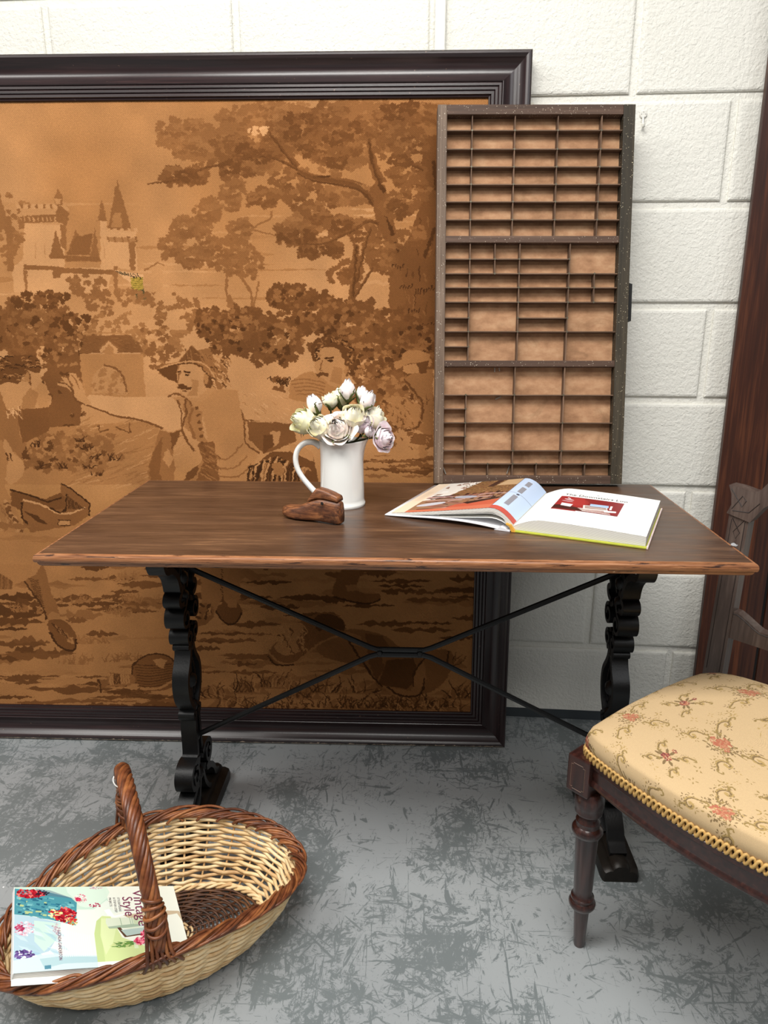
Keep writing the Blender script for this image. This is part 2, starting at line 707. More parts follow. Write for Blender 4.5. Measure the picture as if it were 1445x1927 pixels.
    Ln(c3([(940, 720), (1035, 665), (1075, 690)]), 3, 1.9)
    A(c3([(985, 700), (1060, 700), (1060, 860), (985, 860)]), .6)
    A(c3([(860, 960), (995, 960), (990, 1040), (865, 1040)]), .6)
    A(c3([(985, 1050), (1215, 1030), (1215, 1100), (985, 1100)]), .5)

    # slender trees in the middle distance
    for pts, wd in (([(600, 560), (590, 600), (500, 650), (410, 770)], 4), ([(400, 770), (385, 860), (385, 980), (440, 1100)], 5), ([(440, 860), (500, 960), (510, 1080)], 5),
                    ([(300, 560), (300, 840)], 3), ([(500, 650), (620, 680)], 3), ([(390, 970), (460, 1100)], 8), ([(540, 900), (500, 1100)], 4)):
        Ln(c4(pts), wd, 2.1, 1, 4)
    for cx, cy, rx, ry, n, s in ((110, 730, 40, 40, 34, 24), (180, 640, 60, 40, 40, 24), (220, 790, 60, 34, 40, 24), (290, 560, 44, 60, 44, 24), (410, 480, 50, 60, 40, 24), (350, 760, 70, 60, 50, 24),
                                 (440, 660, 40, 60, 34, 22), (500, 800, 40, 70, 36, 22), (260, 700, 44, 60, 30, 22), (420, 830, 40, 40, 24, 22)):
        q = c4([(cx, cy)])[0]
        foliage(q[0], q[1], rx * .3875, ry * .3875, n, s * .3875, [1.9, 2.2, 2.5])
    # the big oak at right: trunk, fork and boughs
    A(c4([(1330, 170), (1415, 60), (1440, 60), (1440, 1330), (1180, 1330), (1190, 1180), (1165, 1000), (1180, 860), (1215, 770), (1280, 660), (1320, 520)]), 3.1)
    A(c4([(1165, 850), (1225, 830), (1270, 1200), (1290, 1400), (1180, 1400)]), 2.9)
    A(c4([(1050, 470), (1110, 420), (1150, 440), (1190, 600), (1225, 760), (1190, 900), (1150, 700), (1110, 640), (1090, 540)]), 2.9)
    boughs = (([(1090, 520), (1030, 450), (930, 420), (800, 400), (720, 360)], (20, 12)), ([(725, 350), (660, 270), (590, 180)], (14, 6)), ([(720, 355), (600, 300), (480, 295), (440, 330)], (9, 4)),
                    ([(440, 330), (280, 350), (180, 400), (0, 430)], (5, 2)), ([(1130, 430), (1090, 330), (1070, 210)], (22, 12)), ([(1120, 620), (1060, 610), (1000, 650)], (9, 4)), ([(1000, 650), (860, 715), (740, 715)], (6, 3)),
                    ([(1330, 360), (1260, 330), (1190, 340)], (9, 4)), ([(975, 1080), (1000, 900), (1010, 720)], (16, 10)), ([(1000, 980), (1050, 900), (1090, 830)], (8, 4)), ([(1010, 900), (1060, 700), (1080, 640)], (9, 5)))
    for pts, wd in boughs:
        Ln(c4(pts), wd, 2.8, 1, 4)
    for pts, wd in (([(1150, 560), (1180, 660), (1215, 760)], 6), ([(1120, 430), (1150, 470)], 7), ([(1390, 640), (1340, 790)], 6), ([(1385, 320), (1395, 460)], 6), ([(1060, 610), (1120, 620)], 4), ([(800, 400), (880, 395)], 4), ([(930, 425), (1020, 455)], 4), ([(610, 200), (660, 280)], 4), ([(440, 325), (490, 290)], 4)):
        Ln(c4(pts), wd, 4.4, 1, 3)
    for k in range(46):
        x, y = rnd.uniform(1190, 1430), rnd.uniform(560, 1330)
        if x > 1320 - (y - 500) * .25:
            Ln(c4([(x, y), (x + rnd.uniform(-12, 12), y + rnd.uniform(30, 80))]), rnd.uniform(1.2, 3), rnd.choice([2.4, 3.8, 4.4]), 1)
    # oak foliage: back layer, mid layer, dark accents
    back = [(180, 190, 120, 60), (330, 240, 110, 60), (230, 260, 100, 40), (480, 120, 120, 60), (640, 130, 110, 90), (800, 180, 130, 110), (960, 130, 110, 90), (1100, 110, 110, 60), (1250, 130, 100, 70), (1380, 110, 70, 60),
            (560, 330, 80, 30), (940, 300, 100, 60), (960, 480, 70, 34), (1180, 220, 80, 60), (760, 620, 70, 40)]
    for cx, cy, rx, ry in back:
        q = c4([(cx, cy)])[0]
        foliage(q[0], q[1], rx * .3875, ry * .3875, int(rx * .8), 11, [1.6, 2.0, 2.4])
    mid = [(430, 260, 90, 45), (560, 270, 80, 40), (400, 360, 70, 34), (170, 390, 90, 34), (240, 380, 50, 24), (740, 180, 90, 70), (840, 260, 110, 60), (700, 420, 80, 50), (780, 500, 90, 60), (560, 500, 70, 34),
           (800, 570, 60, 34), (960, 230, 80, 60), (1130, 160, 90, 60), (1240, 380, 70, 44), (1200, 540, 60, 50), (720, 680, 90, 36), (840, 740, 90, 30), (920, 640, 60, 40), (1030, 660, 60, 40), (1110, 740, 60, 30),
           (1290, 470, 50, 50), (1260, 690, 50, 40), (960, 860, 70, 60), (1130, 800, 60, 40), (1230, 230, 110, 60), (640, 200, 60, 60), (880, 100, 80, 50), (1320, 90, 80, 40)]
    for cx, cy, rx, ry in mid:
        q = c4([(cx, cy)])[0]
        foliage(q[0], q[1], rx * .3875, ry * .3875, int(rx * .5), 10, [2.2, 2.7, 3.1])
    for pts, wd in boughs:
        Ln(c4(pts), tuple(k * .42 for k in wd), 3.5, .85, 4)
        Ln(c4([(x + 2, y + wd[0] * .8) for x, y in pts]), tuple(k * .25 for k in wd), 4.2, .8, 4)
    for cx, cy, rx, ry in ((400, 350, 50, 24), (480, 270, 50, 26), (190, 385, 60, 20), (560, 300, 40, 20), (740, 130, 60, 60), (700, 190, 40, 30), (910, 210, 40, 24), (920, 330, 50, 16), (1200, 90, 60, 30), (1280, 60, 50, 20),
                           (1210, 560, 44, 30), (720, 685, 70, 24), (840, 745, 70, 20), (1230, 320, 50, 16), (980, 170, 40, 30), (760, 270, 40, 20), (930, 630, 44, 20)):
        q = c4([(cx, cy)])[0]
        foliage(q[0], q[1], rx * .3875, ry * .3875, int(rx * .3), 8, [3.1, 3.4])
    for x, y in ((1260, 920), (1330, 940), (1380, 930), (1220, 820), (1295, 1035), (1365, 1100), (1150, 1110)):
        q = c4([(x, y)])[0]
        for k in range(5):
            Ln([(q[0] + k * 5 - 12, q[1] + rnd.uniform(-3, 3)), (q[0] + k * 5 - 14, q[1] + rnd.uniform(5, 11))], (3, 1), 5.0, 1)
    q = c4([(540, 175)])[0]
    foliage(q[0], q[1], 14, 6, 12, 7, [0, .2])

    # middle bushes -----------------------------------------------------------
    mass(60, 620, 80, 52, 2.7, 40, 2.0, 4.0)
    mass(-120, 620, 120, 70, 2.7, 40, 2.0, 4.0)
    mass(-330, 610, 130, 90, 2.9, 50, 2.1, 4.1)
    foliage(-260, 480, 90, 60, 50, 11, [1.9, 2.3])
    mass(125, 655, 46, 44, 2.8, 22, 1.6, 4.1, 9)
    foliage(80, 565, 46, 12, 24, 9, [3.2, 3.8])
    foliage(140, 605, 30, 16, 16, 9, [3.2, 4.0])
    A([(95, 690), (150, 660), (160, 720), (150, 830), (50, 850), (45, 760)], 2.9)
    foliage(130, 740, 26, 60, 40, 8, [1.6, 2.9, 4.0])
    foliage(300, 650, 26, 40, 40, 8, [1.6, 2.6])
    mass(445, 622, 58, 46, 3.0, 44, 1.7, 4.4, 10)
    mass(520, 640, 46, 40, 2.9, 30, 1.8, 4.2, 10)
    mass(400, 610, 30, 24, 3.1, 18, 2.1, 4.4, 9)
    mass(545, 560, 36, 18, 3.2, 22, 2.0, 4.2, 9)
    mass(600, 590, 50, 34, 3.1, 30, 2.1, 4.2, 10)
    mass(660, 610, 60, 40, 2.9, 34, 1.9, 4.2, 10)
    mass(700, 680, 60, 70, 2.8, 44, 1.5, 4.1, 10)
    mass(770, 640, 56, 50, 3.2, 30, 2.2, 4.6, 10)
    mass(740, 760, 70, 60, 2.4, 34, 1.3, 3.8, 10)
    foliage(560, 720, 40, 16, 20, 8, [1.7, 3.0])
    for k in range(14):
        x, y = rnd.uniform(500, 545), rnd.uniform(712, 728)
        Ln([(x, y), (x + 5, y - 5), (x + 9, y + 3)], 2.2, 4.8, 1)

    # cottage ------------------------------------------------------------------
    A(c5([(525, 220), (560, 110), (850, 100), (935, 215)]), 2.7)
    for k in range(60):
        x, y = rnd.uniform(550, 880), rnd.uniform(110, 210)
        Ln(c5([(x, y), (x + 26, y + 1)]), 1.1, rnd.choice([2.2, 3.2]), .8)
    Ln(c5([(545, 95), (700, 88), (850, 98)]), 2.5, 1.0)
    A(c5([(525, 225), (935, 225), (950, 500), (560, 500), (540, 400)]), 1.05)
    A(c5([(650, 195), (710, 135), (775, 185), (770, 225), (735, 215), (655, 215)]), .5)
    A(c5([(668, 215), (710, 160), (745, 190), (735, 235)]), 1.3)
    Ln(c5([(650, 195), (712, 138), (775, 188)]), 3.2, 2.2)
    A(c5([(600, 480), (610, 360), (670, 300), (740, 300), (800, 360), (825, 440), (830, 490)]), .75)
    Ln(c5([(680, 295), (760, 320), (810, 390), (825, 470)]), 4, 2.8, 1, 4)
    foliage(205, 720, 18, 24, 34, 6, [.9, 1.5])
    for x in range(620, 860, 30):
        Ln(c5([(x, 480), (x + 22, 482)]), 1.4, 1.8, .7)

    # ground behind the men
    A([(140, 800), (300, 790), (300, 910), (-500, 910), (-500, 840)], 1.3)
    for _ in range(140):
        x, y = rnd.uniform(120, 330), rnd.uniform(790, 920)
        Ln([(x, y), (x + rnd.uniform(14, 36), y - rnd.uniform(6, 14))], 1.6, rnd.choice([.5, 1.0, 2.0]), .8)
    mass(95, 850, 52, 30, 2.2, 30, 1.0, 3.9, 10)
    mass(165, 850, 46, 34, 1.9, 26, 1.0, 3.4, 9)
    for x, y in ((150, 830), (165, 845), (178, 862), (170, 880), (215, 865), (185, 893), (120, 880), (80, 880), (70, 840)):
        tuft(x, y, 13, 7, [4.6, 5.0, 3.6])
    for p in ([(645, 680), (650, 730), (710, 712)], [(760, 700), (850, 735), (845, 665)]):
        Ln(c5(p), 3, 3.4)

    # left man: head in profile, shirt, breeches -----------------------------------
    A(c5([(20, 420), (40, 500), (130, 600), (140, 760), (185, 800), (150, 880), (60, 830), (-700, 700), (-700, 420)]), 2.0)
    A(c5([(130, 570), (320, 570), (330, 720), (160, 800), (130, 680)]), 3.0)
    A(c5([(0, 420), (90, 410), (150, 390), (230, 330), (270, 360), (285, 395), (330, 470), (330, 560), (240, 575), (150, 580), (110, 610), (60, 580)]), .7, 1, 3)
    A(c5([(285, 395), (305, 405), (318, 470), (352, 490), (350, 520), (320, 530), (328, 565), (270, 575), (215, 470)]), .9)
    A(c5([(210, 440), (260, 480), (240, 570), (150, 580), (160, 500)]), 1.7, .8)
    A(c5([(-40, 330), (0, 270), (60, 235), (140, 232), (220, 228), (265, 260), (272, 330), (235, 345), (190, 330), (160, 370), (130, 415), (60, 405), (0, 425), (-60, 420)]), 3.5, 1, 3)
    for k in range(64):
        x, y = rnd.uniform(-20, 250), rnd.uniform(240, 400)
        if y < 335 or x < 150:
            a = rnd.uniform(-.9, .2)
            Ln(c5([(x, y), (x + 16 * math.cos(a), y + 14 * math.sin(a)), (x + 34 * math.cos(a), y + 22 * math.sin(a) + 10)]), (2.4, 1), rnd.choice([1.2, 1.7, 4.8, 5.2]), 1, 3)
    A(c5([(160, 360), (185, 330), (205, 355), (200, 410), (175, 400)]), 1.2)
    Ln(c5([(165, 355), (190, 335), (205, 360), (205, 430)]), 2.2, 3.2)
    Ln(c5([(285, 400), (300, 415)]), 3, 4.2)
    Ln(c5([(325, 480), (350, 495), (345, 520)]), 3.5, 3.6)
    for k in range(20):
        x = rnd.uniform(40, 160)
        Ln(c5([(x, rnd.uniform(560, 620)), (x + 20, rnd.uniform(590, 650))]), 2, rnd.choice([0, 2.6]), .9)
    A(c5([(40, 770), (100, 860), (165, 920), (160, 1000), (90, 1065), (50, 1040), (35, 960), (0, 900)]), .8, 1, 3)
    for x in (30, 55, 78):
        Ln(c5([(x, 860), (x + 6, 915)]), 2.8, 4.4)
    A(c5([(-500, 720), (20, 780), (60, 900), (40, 1080), (100, 1200), (160, 1330), (200, 1480), (180, 1560), (-500, 1600)]), 1.4)
    for k in range(46):
        x, y = rnd.uniform(-120, 150), rnd.uniform(1180, 1540)
        Ln(c5([(x, y), (x + 20, y + 60)]), 1.6, rnd.choice([.7, 2.2, 2.6]), .8)
    for k in range(24):
        x = 40 + k * 7
        q = c5([(x + rnd.uniform(-12, 12), 1180 + k * 13)])[0]
        cv.ell(q[0], q[1], 4, 6, rnd.uniform(0, 3), half(rnd.choice([.8, 3.0, 3.4])))
    # travelling box
    A(c5([(80, 1100), (230, 1140), (330, 1170), (405, 1130), (400, 1060), (480, 1100), (590, 1190), (585, 1260), (470, 1350), (260, 1420), (170, 1330), (150, 1240), (80, 1200)]), 2.6)
    A(c5([(90, 1100), (200, 1130), (300, 1160), (400, 1120), (430, 1150), (440, 1220), (360, 1230), (230, 1190), (150, 1170), (160, 1240), (80, 1200)]), 3.2)
    A(c5([(150, 1240), (155, 1165), (260, 1195), (350, 1245), (480, 1250), (570, 1215), (580, 1265), (470, 1350), (270, 1420), (165, 1320)]), 2.5)
    Ln(c5([(155, 1165), (240, 1185), (320, 1215), (380, 1250), (470, 1250), (560, 1215)]), 3.6, .4, 1, 3)
    for p in ([(80, 1100), (220, 1140), (320, 1180), (410, 1150)], [(400, 1060), (480, 1100), (590, 1190), (585, 1270)], [(440, 1130), (440, 1225)], [(150, 1180), (152, 1280), (190, 1320)], [(270, 1420), (410, 1370)], [(330, 1215), (400, 1250), (440, 1225)]):
        Ln(c5(p), 3, 5.2)
    for k in range(14):
        Ln(c5([(170 + k * 6, 1240 + k * 5), (250 + k * 5, 1270 + k * 4)]), 1.6, 4.6, .8)
        Ln(c5([(450 + k * 8, 1140 + k * 6), (455 + k * 8, 1225)]), 1.8, 4.8, .8)
    A(c5([(388, 1295), (465, 1295), (465, 1330), (388, 1330)]), .8)
    Ln(c5([(388, 1330), (388, 1297), (465, 1297), (465, 1330), (388, 1330)]), 1.8, 5)

    # centre man ----------------------------------------------------------------------
    A(c6([(0, 385), (70, 372), (110, 380), (180, 372), (240, 340), (330, 335), (450, 345), (470, 430), (480, 560), (540, 640), (520, 700), (500, 790), (220, 790), (300, 640), (270, 470), (150, 530), (100, 540), (40, 515), (-40, 470)]), .9)
    A(c6([(180, 390), (260, 450), (270, 560), (330, 650), (340, 790), (200, 790), (300, 610), (240, 590), (180, 520), (165, 460)]), 1.5)
    A(c6([(240, 600), (320, 590), (330, 680), (350, 790), (230, 790), (270, 690)]), 2.8)
    # sleeve and hand reaching left
    A(c5([(580, 540), (590, 490), (700, 495), (850, 505), (1000, 500), (1100, 500), (1180, 560), (1200, 680), (1120, 720), (1040, 700), (960, 670), (840, 640), (700, 615)]), .35, 1, 3)
    Ln(c5([(560, 550), (640, 580), (760, 625), (860, 640), (960, 665), (1060, 705)]), (3, 4), 3.2, 1, 3)
    A(c5([(395, 365), (430, 365), (460, 395), (455, 345), (500, 350), (540, 420), (560, 480), (600, 545), (560, 555), (510, 530), (480, 470), (440, 440), (380, 425), (385, 405), (430, 400)]), .7)
    Ln(c5([(395, 366), (440, 372), (470, 410), (480, 450)]), 2.4, 2.8)
    Ln(c5([(385, 408), (440, 420), (480, 460), (500, 520), (555, 552)]), 2.6, 3.4, 1, 3)
    Ln(c5([(470, 355), (500, 390), (520, 450)]), 2, 2.4)
    # coat tail under the arm
    A(c5([(1040, 715), (1110, 730), (1175, 720), (1120, 830), (1140, 950), (1130, 1040), (970, 1040), (965, 960), (1010, 820)]), 2.0)
    A(c5([(1110, 735), (1180, 715), (1120, 850)]), 3.2)
    A(c5([(1010, 830), (1060, 760), (1040, 1000), (1060, 1040), (985, 1040), (970, 950)]), 2.8)
    A(c5([(1090, 830), (1130, 900), (1100, 960), (1060, 900)]), .8)
    A(c5([(1200, 1040), (1220, 990), (1290, 940), (1285, 1000), (1230, 1040)]), 3.4)
    # neck, face, hat, moustache
    A(c6([(150, 330), (160, 380), (260, 400), (330, 340), (320, 290)]), .8)
    A(c6([(140, 235), (150, 220), (240, 210), (300, 260), (300, 320), (240, 380), (180, 372), (160, 350), (140, 330), (148, 290), (140, 275)]), .6, 1, 2)
    A(c6([(270, 300), (290, 265), (320, 290), (310, 335), (285, 330)]), 3.6)
    A(c6([(275, 265), (300, 260), (298, 315), (275, 310)]), 1.2)
    Ln(c6([(280, 265), (300, 270), (295, 315)]), 2, 3.0)
    A(c6([(45, 245), (85, 215), (150, 205), (210, 125), (240, 150), (300, 140), (320, 190), (380, 240), (382, 310), (350, 340), (320, 325), (310, 280), (260, 235), (200, 212), (150, 225), (140, 290), (80, 280)]), 2.0, 1, 2)
    A(c6([(45, 248), (100, 228), (142, 225), (140, 305), (90, 285)]), 3.8)
    A(c6([(155, 205), (210, 128), (250, 160), (262, 205), (210, 200)]), 3.1)
    Ln(c6([(60, 235), (150, 212), (240, 205), (300, 240), (330, 320)]), 3.2, .6, 1, 3)
    Ln(c6([(45, 250), (140, 220), (230, 215), (280, 255), (320, 325)]), 2.4, 4.0, 1, 3)
    for k in range(34):
        x, y = rnd.uniform(300, 385), rnd.uniform(170, 330)
        Ln(c6([(x, y), (x + 16, y + 10), (x + 20, y + 26)]), (3, 1), rnd.choice([.3, .9, 3.8]), 1, 3)
    for k in range(16):
        x = rnd.uniform(170, 300)
        Ln(c6([(x, rnd.uniform(140, 195)), (x + 12, rnd.uniform(160, 205))]), 1.4, rnd.choice([1.4, 3.8]), .8)
    A(c6([(146, 318), (170, 312), (195, 330), (222, 328), (200, 342), (170, 338), (146, 336)]), 4.0)
    Ln(c6([(165, 345), (190, 350)]), 2.2, 3.6)
    Ln(c6([(176, 255), (205, 258)]), 3.2, 4.6)
    Ln(c6([(178, 268), (198, 272)]), 3.4, 5.0)
    Ln(c6([(148, 252), (160, 256)]), 3, 4.2)
    Ln(c6([(155, 260), (143, 305), (152, 312)]), 2.2, 2.8)
    A(c6([(215, 290), (250, 300), (240, 370), (190, 372), (215, 340)]), 1.5, .7)
    # collar, lapels, buttons, folds
    for p, wd, t in (([(95, 378), (130, 360), (180, 378), (215, 420)], 3, 3.0), ([(180, 385), (185, 470), (165, 540), (225, 640)], 4, 3.2), ([(145, 390), (165, 460), (160, 520)], 3, 3.0), ([(220, 430), (200, 500), (230, 580)], 5, 2.4),
                     ([(455, 440), (470, 520), (475, 600), (545, 650)], 3, 3.2), ([(470, 490), (560, 490), (640, 500)], 4, 3.0), ([(300, 640), (380, 680), (460, 600)], 3, 2.0), ([(340, 720), (420, 720), (480, 660)], 3, 2.0), ([(340, 760), (440, 760), (500, 700)], 3, 2.2)):
        Ln(c6(p), wd, t, 1, 3)
    for k in range(9):
        q = c6([(240 + 5 * k + (k > 5) * 6 * (k - 5), 430 + 34 * k)])[0]
        cv.ell(q[0], q[1], 3.4, 3.4, 0, half(3.4))
    for k in range(40):
        x, y = rnd.uniform(250, 330), rnd.uniform(600, 780)
        Ln(c6([(x, y), (x + 30, y + 20)]), 1.8, rnd.choice([1.6, 3.4]), .8)
    # his other sleeve, to the right
    A(c6([(440, 350), (470, 325), (600, 340), (680, 360), (770, 385), (800, 400), (760, 430), (700, 500), (640, 500), (560, 495), (480, 480), (450, 430)]), .5, 1, 2)
    for k in range(30):
        x, y = rnd.uniform(450, 700), rnd.uniform(350, 490)
        Ln(c6([(x, y), (x + 24, y + 16)]), 1.3, rnd.choice([0, 1.4]), .7)
    A(c6([(480, 495), (560, 500), (700, 505), (720, 590), (600, 640), (560, 650), (490, 580)]), 2.8)
    A(c6([(590, 545), (640, 540), (635, 600), (610, 620)]), .7)
    A(c6([(560, 560), (600, 560), (612, 610), (560, 650)]), 3.6)
    # striped bundle and dog behind the jug
    A(c6([(490, 790), (540, 690), (600, 640), (680, 640), (720, 620), (800, 660), (830, 790)]), 3.4)
    for k in range(26):
        x = 510 + k * 11
        Ln(c6([(x + rnd.uniform(-8, 8), 660 + abs(k - 10) * 5), (x - 20, 720), (x - 30 + rnd.uniform(-10, 10), 785)]), rnd.uniform(2, 5), rnd.choice([.6, 1.2, 4.8, 5.4]), 1, 3)
    A(c6([(600, 700), (640, 690), (660, 720), (650, 760), (610, 750)]), 1.6)
    Ln(c6([(570, 690), (590, 688)]), 4, 5.6)
    Ln(c6([(640, 690), (665, 692)]), 4, 5.6)
    A(c6([(680, 600), (740, 610), (800, 650), (800, 690), (730, 660), (690, 640)]), .8)

    # second man: shoulder and bearded head ----------------------------------------------
    A(c6([(680, 380), (680, 320), (710, 280), (790, 250), (850, 290), (940, 330), (980, 420), (760, 400)]), 1.1, 1, 2)
    Ln(c6([(680, 370), (690, 300), (760, 255), (810, 250)]), 3, .4, 1, 3)
    for k in range(5):
        Ln(c6([(690 + k * 8, 300 + k * 16), (760 + k * 14, 290 + k * 18), (860, 310 + k * 18)]), 2.4, 2.3, .8, 3)
    A(c6([(805, 190), (810, 150), (900, 135), (950, 180), (960, 250), (950, 320), (900, 330), (850, 290), (815, 270)]), .75, 1, 2)
    A(c6([(790, 160), (800, 110), (850, 85), (920, 85), (980, 120), (1010, 180), (1000, 240), (960, 230), (940, 170), (900, 135), (850, 140), (810, 155), (812, 200), (798, 200)]), 3.7, 1, 2)
    for k in range(60):
        a = rnd.uniform(-3.3, .5)
        r = rnd.uniform(70, 105)
        x, y = 900 + math.cos(a) * r, 180 + math.sin(a) * r * .9
        q = c6([(x, y)])[0]
        cv.ell(q[0], q[1], rnd.uniform(2, 5), 1.6, rnd.uniform(0, 3), half(rnd.choice([1.4, 2.2, 5.0])))
    Ln(c6([(812, 200), (835, 190)]), 4, 4.4)
    Ln(c6([(858, 190), (900, 185)]), 4, 4.4)
    Ln(c6([(870, 202), (895, 202)]), 3, 4.8)
    Ln(c6([(845, 200), (832, 245), (848, 252)]), 2.4, 2.8)
    A(c6([(815, 268), (835, 256), (875, 262), (870, 280), (845, 272), (825, 285)]), 3.6)
    A(c6([(955, 225), (975, 225), (965, 270), (950, 260)]), 1.2)
    A(c6([(900, 230), (945, 240), (940, 320), (880, 300)]), 1.7, .6)

    # small girl in a bonnet at the right edge -------------------------------------------------
    A(c6([(1235, 290), (1300, 250), (1380, 240), (1385, 600), (1320, 540), (1240, 520), (1180, 480), (1260, 400), (1320, 420)]), 1.8)
    A(c6([(1190, 210), (1230, 195), (1240, 160), (1300, 150), (1360, 170), (1370, 230), (1310, 210), (1240, 225), (1205, 245)]), 1.3, 1, 2)
    A(c6([(1240, 225), (1300, 215), (1320, 260), (1260, 265), (1236, 250)]), .9)
    A(c6([(1300, 215), (1360, 200), (1350, 260), (1320, 265)]), 3.6)
    A(c6([(1180, 370), (1260, 380), (1320, 420), (1310, 520), (1220, 530), (1160, 480)]), 1.2)
    Ln(c6([(1240, 290), (1290, 350), (1330, 420), (1310, 520), (1240, 540)]), 4, 3.6, 1, 3)
    for k in range(40):
        x, y = rnd.uniform(1150, 1320), rnd.uniform(380, 540)
        Ln(c6([(x, y), (x + 12, y + 18)]), 2, rnd.choice([.9, 2.8]), .8)
    A(c6([(1270, 600), (1280, 550), (1380, 560), (1380, 620)]), 2.7)
    A(c6([(1310, 610), (1350, 605), (1360, 700), (1340, 740), (1320, 730)]), 1.3)
    A(c6([(1280, 745), (1350, 700), (1385, 730), (1350, 755)]), 3.5)
    streaks(690, 830, 855, 895, 18, [2.2, 2.8, 3.4], (30, 90), (2, 4))
    for k in range(30):
        x, y = rnd.uniform(700, 815), rnd.uniform(750, 850)
        tuft(x, y, 9, 2, [1.2, 2.9, 3.3])

    # foreground ground: shadows, stones, grasses --------------------------------------------------
    A([(-600, 985), (60, 1000), (300, 960), (600, 950), (900, 950), (900, 1400), (-600, 1400)], 1.25)
    for y0, y1, n in ((960, 1060, 40), (1060, 1130, 22), (1130, 1230, 18), (1230, 1345, 26)):
        streaks(-480, 890, y0, y1, n, [1.9, 2.2, 1.6], (60, 190), (4, 10))
    streaks(-480, 130, 1120, 1190, 20, [3.8, 4.2], (60, 150), (4, 10))
    streaks(-480, 140, 1200, 1330, 46, [3.0, 3.4, 3.8], (60, 160), (4, 10))
    streaks(140, 330, 1060, 1200, 20, [3.0, 3.5, 3.9], (40, 120), (3, 7))
    streaks(380, 890, 1060, 1150, 28, [3.2, 3.7, 4.0], (50, 150), (3, 8))
    streaks(460, 890, 1150, 1200, 12, [3.4, 3.8], (50, 130), (3, 7))
    streaks(360, 500, 1180, 1270, 12, [3.0, 3.6], (50, 120), (3, 7))
    streaks(-200, 160, 1260, 1330, 20, [1.0, 1.4], (40, 120), (3, 6))
    streaks(150, 340, 1270, 1335, 24, [2.8, 3.4, 4.0], (40, 120), (2, 7))
    for x, y, t in ((240, 1090, 1.6), (270, 1130, 1.8), (140, 1130, 1.8), (210, 1155, 1.7), (170, 1210, 1.8), (150, 1245, 1.8), (230, 1240, 2.0), (60, 1150, 2.0)):
        for _ in range(4):
            tuft(x + rnd.uniform(-30, 30), y + rnd.uniform(-4, 4), 16, 9, [t, t + .4])
    for x, y in ((400, 1300), (430, 1320), (460, 1290), (480, 1330), (520, 1280), (560, 1300), (610, 1290), (650, 1320), (720, 1320), (760, 1330), (800, 1320), (850, 1330), (540, 1330), (690, 1290), (870, 1300), (830, 1240)):
        ln_ = rnd.uniform(-.6, .6)
        A([(x - 44, y + 12), (x - 20, y - 8), (x + 4, y - 14), (x + 34, y - 4), (x + 48, y + 14)], 2.8, .55)
        tuft(x, y + 10, 34, 16, [1.0, 1.4, 3.6, 4.2, 4.8], ln_)
    # left man's leg and shoe
    A(c7([(-400, 60), (60, 60), (180, 60), (200, 120), (150, 150), (60, 180), (0, 220), (-400, 260)]), 1.4)
    for k in range(24):
        Ln(c7([(-40 + k * 5, 80 + k * 3), (-60 + k * 6, 200)]), 1.8, rnd.choice([2.6, 3.8]), .8)
    A(c7([(150, 150), (205, 120), (250, 60), (270, 110), (300, 220), (350, 350), (275, 370), (250, 290), (190, 220)]), 2.4, 1, 2)
    for k in range(14):
        Ln(c7([(175 + k * 3, 140 + k * 10), (225 + k * 3, 150 + k * 12)]), 1.8, 4.4, .8)
    Ln(c7([(145, 155), (200, 230), (250, 300), (270, 370)]), 3, 4.8, 1, 3)
    A(c7([(275, 350), (300, 325), (345, 340), (350, 375), (280, 390)]), 1.6)
    A(c7([(275, 400), (290, 375), (350, 370), (400, 400), (435, 450), (440, 520), (420, 545), (380, 540), (310, 480)]), 3.2, 1, 2)
    A(c7([(380, 470), (420, 470), (430, 510), (395, 500)]), 1.2)
    Ln(c7([(290, 440), (330, 510), (390, 545), (430, 540), (440, 480)]), 4, 5.0, 1, 3)
    for k in range(10):
        Ln(c7([(300 + k * 9, 390 + k * 6), (340 + k * 8, 440 + k * 6)]), 2.4, rnd.choice([2.2, 4.6]), 1)
    # tipped flask
    A(c7([(755, 690), (760, 630), (810, 585), (880, 565), (960, 580), (1010, 630), (1010, 720), (960, 765), (860, 775), (790, 740)]), 3.0, 1, 2)
    for k in range(9):
        Ln(c7([(765 + k * 3, 625 + k * 15), (860, 632 + k * 15), (985, 620 + k * 13)]), 2.0, rnd.choice([4.0, 4.4]), .9, 3)
    Ln(c7([(755, 690), (760, 630), (810, 585), (880, 565), (960, 580), (1010, 630)]), 3, 4.8, 1, 3)
    A(c7([(870, 600), (910, 590), (950, 600), (930, 650), (900, 640)]), 1.2)
    Ln(c7([(800, 760), (900, 760), (990, 715)]), 5, 1.3, 1, 3)
    A(c7([(610, 700), (630, 670), (700, 680), (760, 680), (775, 720), (740, 745), (650, 750), (615, 735)]), 2.2)
    for k in range(9):
        Ln(c7([(625 + k * 13, 675 + k), (632 + k * 13, 740 - k)]), 3, rnd.choice([4.2, 1.1]), 1)
    A(c7([(552, 740), (560, 705), (590, 715), (615, 710), (615, 740), (590, 760), (575, 785)]), 2.6)
    Ln(c7([(555, 745), (562, 710), (580, 760), (572, 785)]), 3, 4.6)
    A(c7([(600, 770), (700, 780), (830, 790), (960, 800), (900, 830), (700, 800)]), 4.0, .8)
    # middle pair of shoes
    A(c8([(0, 60), (140, 60), (95, 200), (60, 260), (0, 290)]), 1.9)
    A(c8([(100, 180), (130, 60), (180, 60), (175, 210), (110, 220)]), 2.0)
    for k in range(12):
        Ln(c8([(90 + rnd.uniform(-4, 4), 70 + k * 10), (100, 74 + k * 10)]), 2, 4.2)
    A(c8([(-20, 250), (20, 220), (55, 240), (55, 290), (20, 320), (-20, 330)]), 2.6)
